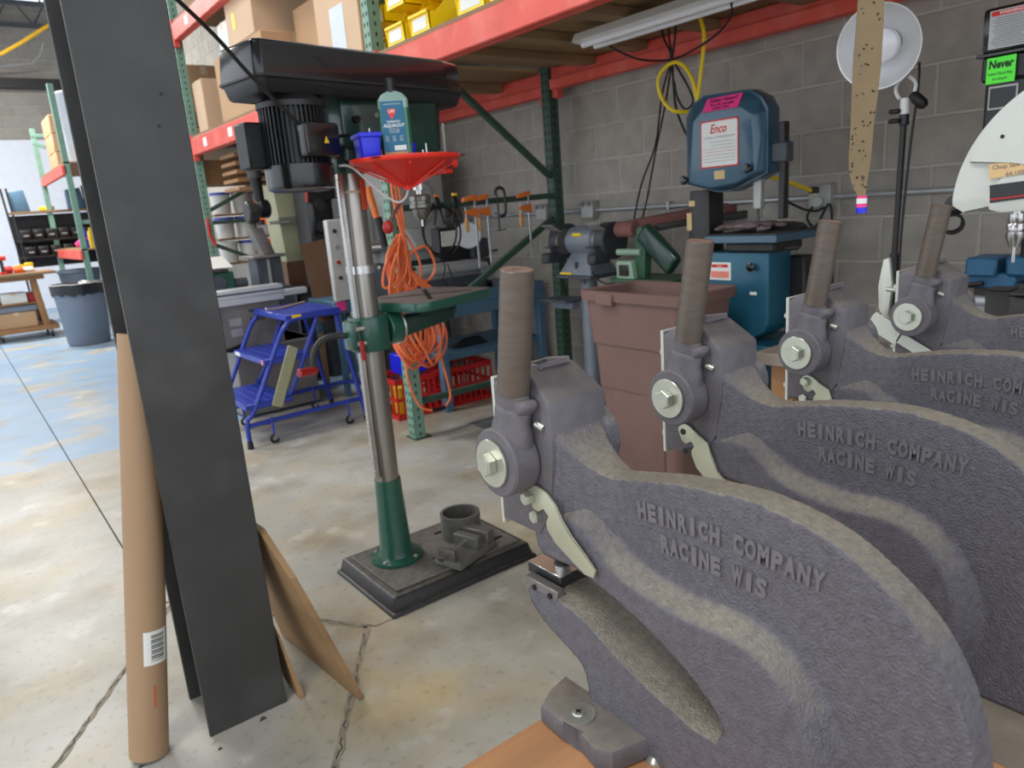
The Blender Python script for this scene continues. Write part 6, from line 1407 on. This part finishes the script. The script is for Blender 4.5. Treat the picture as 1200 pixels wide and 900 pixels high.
for k, (x, mt_, h) in enumerate(its):
    t = thing('open_bin', '%s coloured bin on the cart top, %s' % ({'orange_bin': 'orange', 'yellow': 'yellow', 'red_dark': 'red', 'paper': 'white'}[mt_], wh[k]), 'bin', (x, cy0 + .18 + .06 * (k % 2), .901 if x > .45 else .861), 0, 'small bins on the wooden cart')
    MB().hull([(-.05, -.08, 0), (.05, -.08, 0), (-.05, .08, 0), (.05, .08, 0), (-.06, -.10, h * .6), (.06, -.10, h * .6), (-.06, .09, h), (.06, .09, h)], .006).build('bin_body', mt_, t)
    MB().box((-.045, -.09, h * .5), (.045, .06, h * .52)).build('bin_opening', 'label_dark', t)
ob = thing('cordless_drill', 'red cordless drill standing on the cart between the bins', 'drill', (.60, cy0 + .02, .901))
MB().cyl((-.06, 0, .22), (.06, 0, .22), .035, seg=12).build('drill_body', 'red_plastic', ob); MB().box((-.02, -.02, .03), (.02, .02, .2), .006).build('drill_handle', 'iron_dark', ob); MB().box((-.04, -.035, 0), (.04, .035, .04), .005).build('battery', 'red_plastic', ob)
for k, (x, h, mt_, s) in enumerate(((.82, .14, 'yellow', 'front'), (.93, .16, 'yellow', 'right'))):
    tag(MB().box((-.05, -.05, 0), (.05, .05, h), .006).build('yellow_drawer_box', mt_), 'yellow small parts box at the %s of the cart top' % s, 'box').location = (x, cy0 + .4, .861)
# shelf with black bins behind the cart, yellow and teal bins on the wall
RX0 = (0.930, 13.600, 1.588)[0] - .50
bk = thing('black_bin_rack', 'black wire rack of small black bins behind the wooden cart', 'shelf', (RX0, 13.6, 0))
for x in (.55, .62, 1.62, 1.68): MB().cyl((x, 0, 0), (x - .10, 0, 2.1), .015, seg=8).build('upright', 'black_satin', bk)
for z in (1.05, 1.30, 1.72): MB().box((.50, -.02, z), (1.64, .35, z + .03)).build('shelf_board', 'joist' if z > 1.6 else 'iron_dark', bk)
MB().box((.5, .30, .9), (1.6, .33, 1.7)).build('back_panel', 'label_dark', bk)
for r_ in range(2):
    for k in range(6):
        t = thing('black_bin', 'black open bin in the %s row of the wire rack, %s column' % (('lower', 'upper')[r_], ('first', 'second', 'third', 'fourth', 'fifth', 'sixth')[k]), 'bin', (RX0 + .66 + .17 * k - .02 * r_, 13.62, 1.081 + .25 * r_), 0, 'black bins on the wire rack')
        MB().hull([(-.06, -.06, 0), (.06, -.06, 0), (-.06, .1, 0), (.06, .1, 0), (-.07, -.08, .13), (.07, -.08, .13), (-.07, .1, .18), (.07, .1, .18)], .006).build('bin_body', 'black_satin', t)
        MB().box((-.035, -.082, .05), (.035, -.079, .07)).build('bin_tag', 'box_grey', t)
for k, x in enumerate((.66, 1.42)):
    tag(MB().hull([(-.10, -.1, 0), (.12, -.1, 0), (-.12, .1, 0), (.12, .1, 0), (-.12, -.1, .30), (.08, -.1, .32), (-.12, .1, .30), (.08, .1, .32)], .01).build('grey_case', 'blue_steel'), ('grey blue case on top of the wire rack at left', 'grey blue case on top of the wire rack at right')[k], 'case').location = (RX0 + x, 13.75, 1.751)
tag(MB().box((-.1, -.06, 0), (.1, .06, .06), .01).build('yellow_tool', 'yellow'), 'yellow tool on top of the wire rack', 'tool').location = (RX0 + 1.0, 13.7, 1.751)
def wallbin(label, x, z, w_, mat):
    t = thing('hanging_bin', label, 'bin', (x, 13.4, z))
    MB().hull([(-w_, -.1, 0), (w_, -.1, 0), (-w_, .1, 0), (w_, .1, 0), (-w_, -.14, .12), (w_, -.14, .12), (-w_, .1, .22), (w_, .1, .22)], .01).build('bin_body', mat, t)
    MB().box((-w_ * .8, -.135, .10), (w_ * .8, .08, .11)).build('bin_lip', mat, t)
wallbin('large yellow bin hanging at the far left edge', .22, 1.30, .22, 'yellow'); wallbin('large teal bin hanging under the yellow bin at the far left', .28, .98, .28, 'teal_bin')
tag(MB().box((-.4, 13.5, .0), (.50, 13.55, 1.7)).build('bin_panel', 'white_wall'), 'white panel carrying the hanging bins at the far left', 'panel')
fr_ = thing('far_pallet_rack', 'far green and red pallet rack beyond the grey trash can', 'rack', (0, 0, 0))
fy0, fy1, fx = 11.3, 13.9, 1.46
def fpost(x, y, z1):
    MB().box((x, y, 0), (x + .07, y + .06, z1), .003).build('post', 'rack_teal', fr_)
fpost(fx, 11.2, 3.2)
bx = (1.471, 12.000, 2.045)
fp = (1.421, 13.600, 2.838); fpost(fp[0], 13.6, 2.95)
for z in (1.02,): MB().box((fx - .03, 11.2, z), (fx + .02, 13.7, z + .12), .004).build('beam', 'rack_red', fr_)
MB().box((fx - .03, 11.2, 2.10), (fx + .02, 13.7, 2.22), .004).build('beam', 'rack_red', fr_)
bar(fr_, (fp[0], 13.62, 2.85), (fx + 1.1, 13.62, 2.85), .05, 'rack_teal'); bar(fr_, (fp[0], 13.62, 2.75), (fx + 1.1, 13.62, 2.3), .05, 'rack_teal'); bar(fr_, (fx, 11.25, 1.5), (fx + 1.1, 11.25, 1.5), .05, 'rack_teal')
fpost(fx + 1.1, 13.6, 2.95); fpost(fx + 1.1, 11.2, 3.2)
MB().box((fx, 11.2, 1.14), (fx + 1.1, 13.7, 1.16)).build('deck', 'joist', fr_); MB().box((fx, 11.2, 2.24), (fx + 1.1, 13.7, 2.26)).build('deck', 'joist', fr_)
for r_ in range(3):
    for k in range(2): carton('brown carton stacked on the far rack, %s row %s' % (('lower', 'middle', 'top')[r_], ('left', 'right')[k]), fx + .1, 12.5 + .42 * k, fx + .5, 12.9 + .42 * k, 2.261 + .25 * r_, 2.505 + .25 * r_)
tag(MB().hull([(-.15, -.3, 0), (.15, -.3, 0), (-.15, .2, 0), (.15, .2, 0), (-.15, -.2, .9), (.1, -.2, .95), (-.15, .1, .9), (.1, .1, .95)], .04).build('wrapped_bundle', 'white_wall'), 'white plastic wrapped bundle on the far rack', 'bundle').location = (fx + .25, 11.75, 2.261)
tag(MB().tube([(-.1, -.1, .02), (0, -.15, .10), (.12, -.1, .12), (.15, 0, .03)], .04, 8, smooth=4).build('pink_hose', 'pink'), 'pink cloth lying on the far rack lower shelf', 'cloth').location = (fx + .1, 11.6, 1.185)
for k, (x, y, mt_, s) in enumerate(((.1, 11.45, 'blue_plastic', 'blue'), (.16, 11.32, 'yellow', 'yellow'), (.25, 11.4, 'paper', 'white'))):
    tag(MB().lathe([(0, 0), (.04, 0), (.04, .2), (.015, .24), (.015, .27), (0, .27)], seg=14).build('spray_bottle', mt_), '%s bottle on the far rack lower shelf' % s, 'bottle').location = (fx + x, y, 1.161)
t2 = thing('grey_trash_can', 'second grey can standing behind the lined trash can', 'trash can', (1.55, 12.6, 0))
MB().lathe([(0, 0), (.2, 0), (.27, .8), (.29, .82), (.29, .86), (.26, .86), (.2, .3)], seg=28).build('can_body', 'grey_can', t2)
MB().box((-.04, .26, .6), (.04, .31, .66), .01).build('can_handle', 'grey_can', t2)
tag(MB().sphere((0, 0, .05), .07, 12, (1.5, 1, .6)).build('shoe', 'iron_dark'), 'dark shoe like lump on the floor at the far left edge', 'shoe').location = (.12, 11.3, 0)
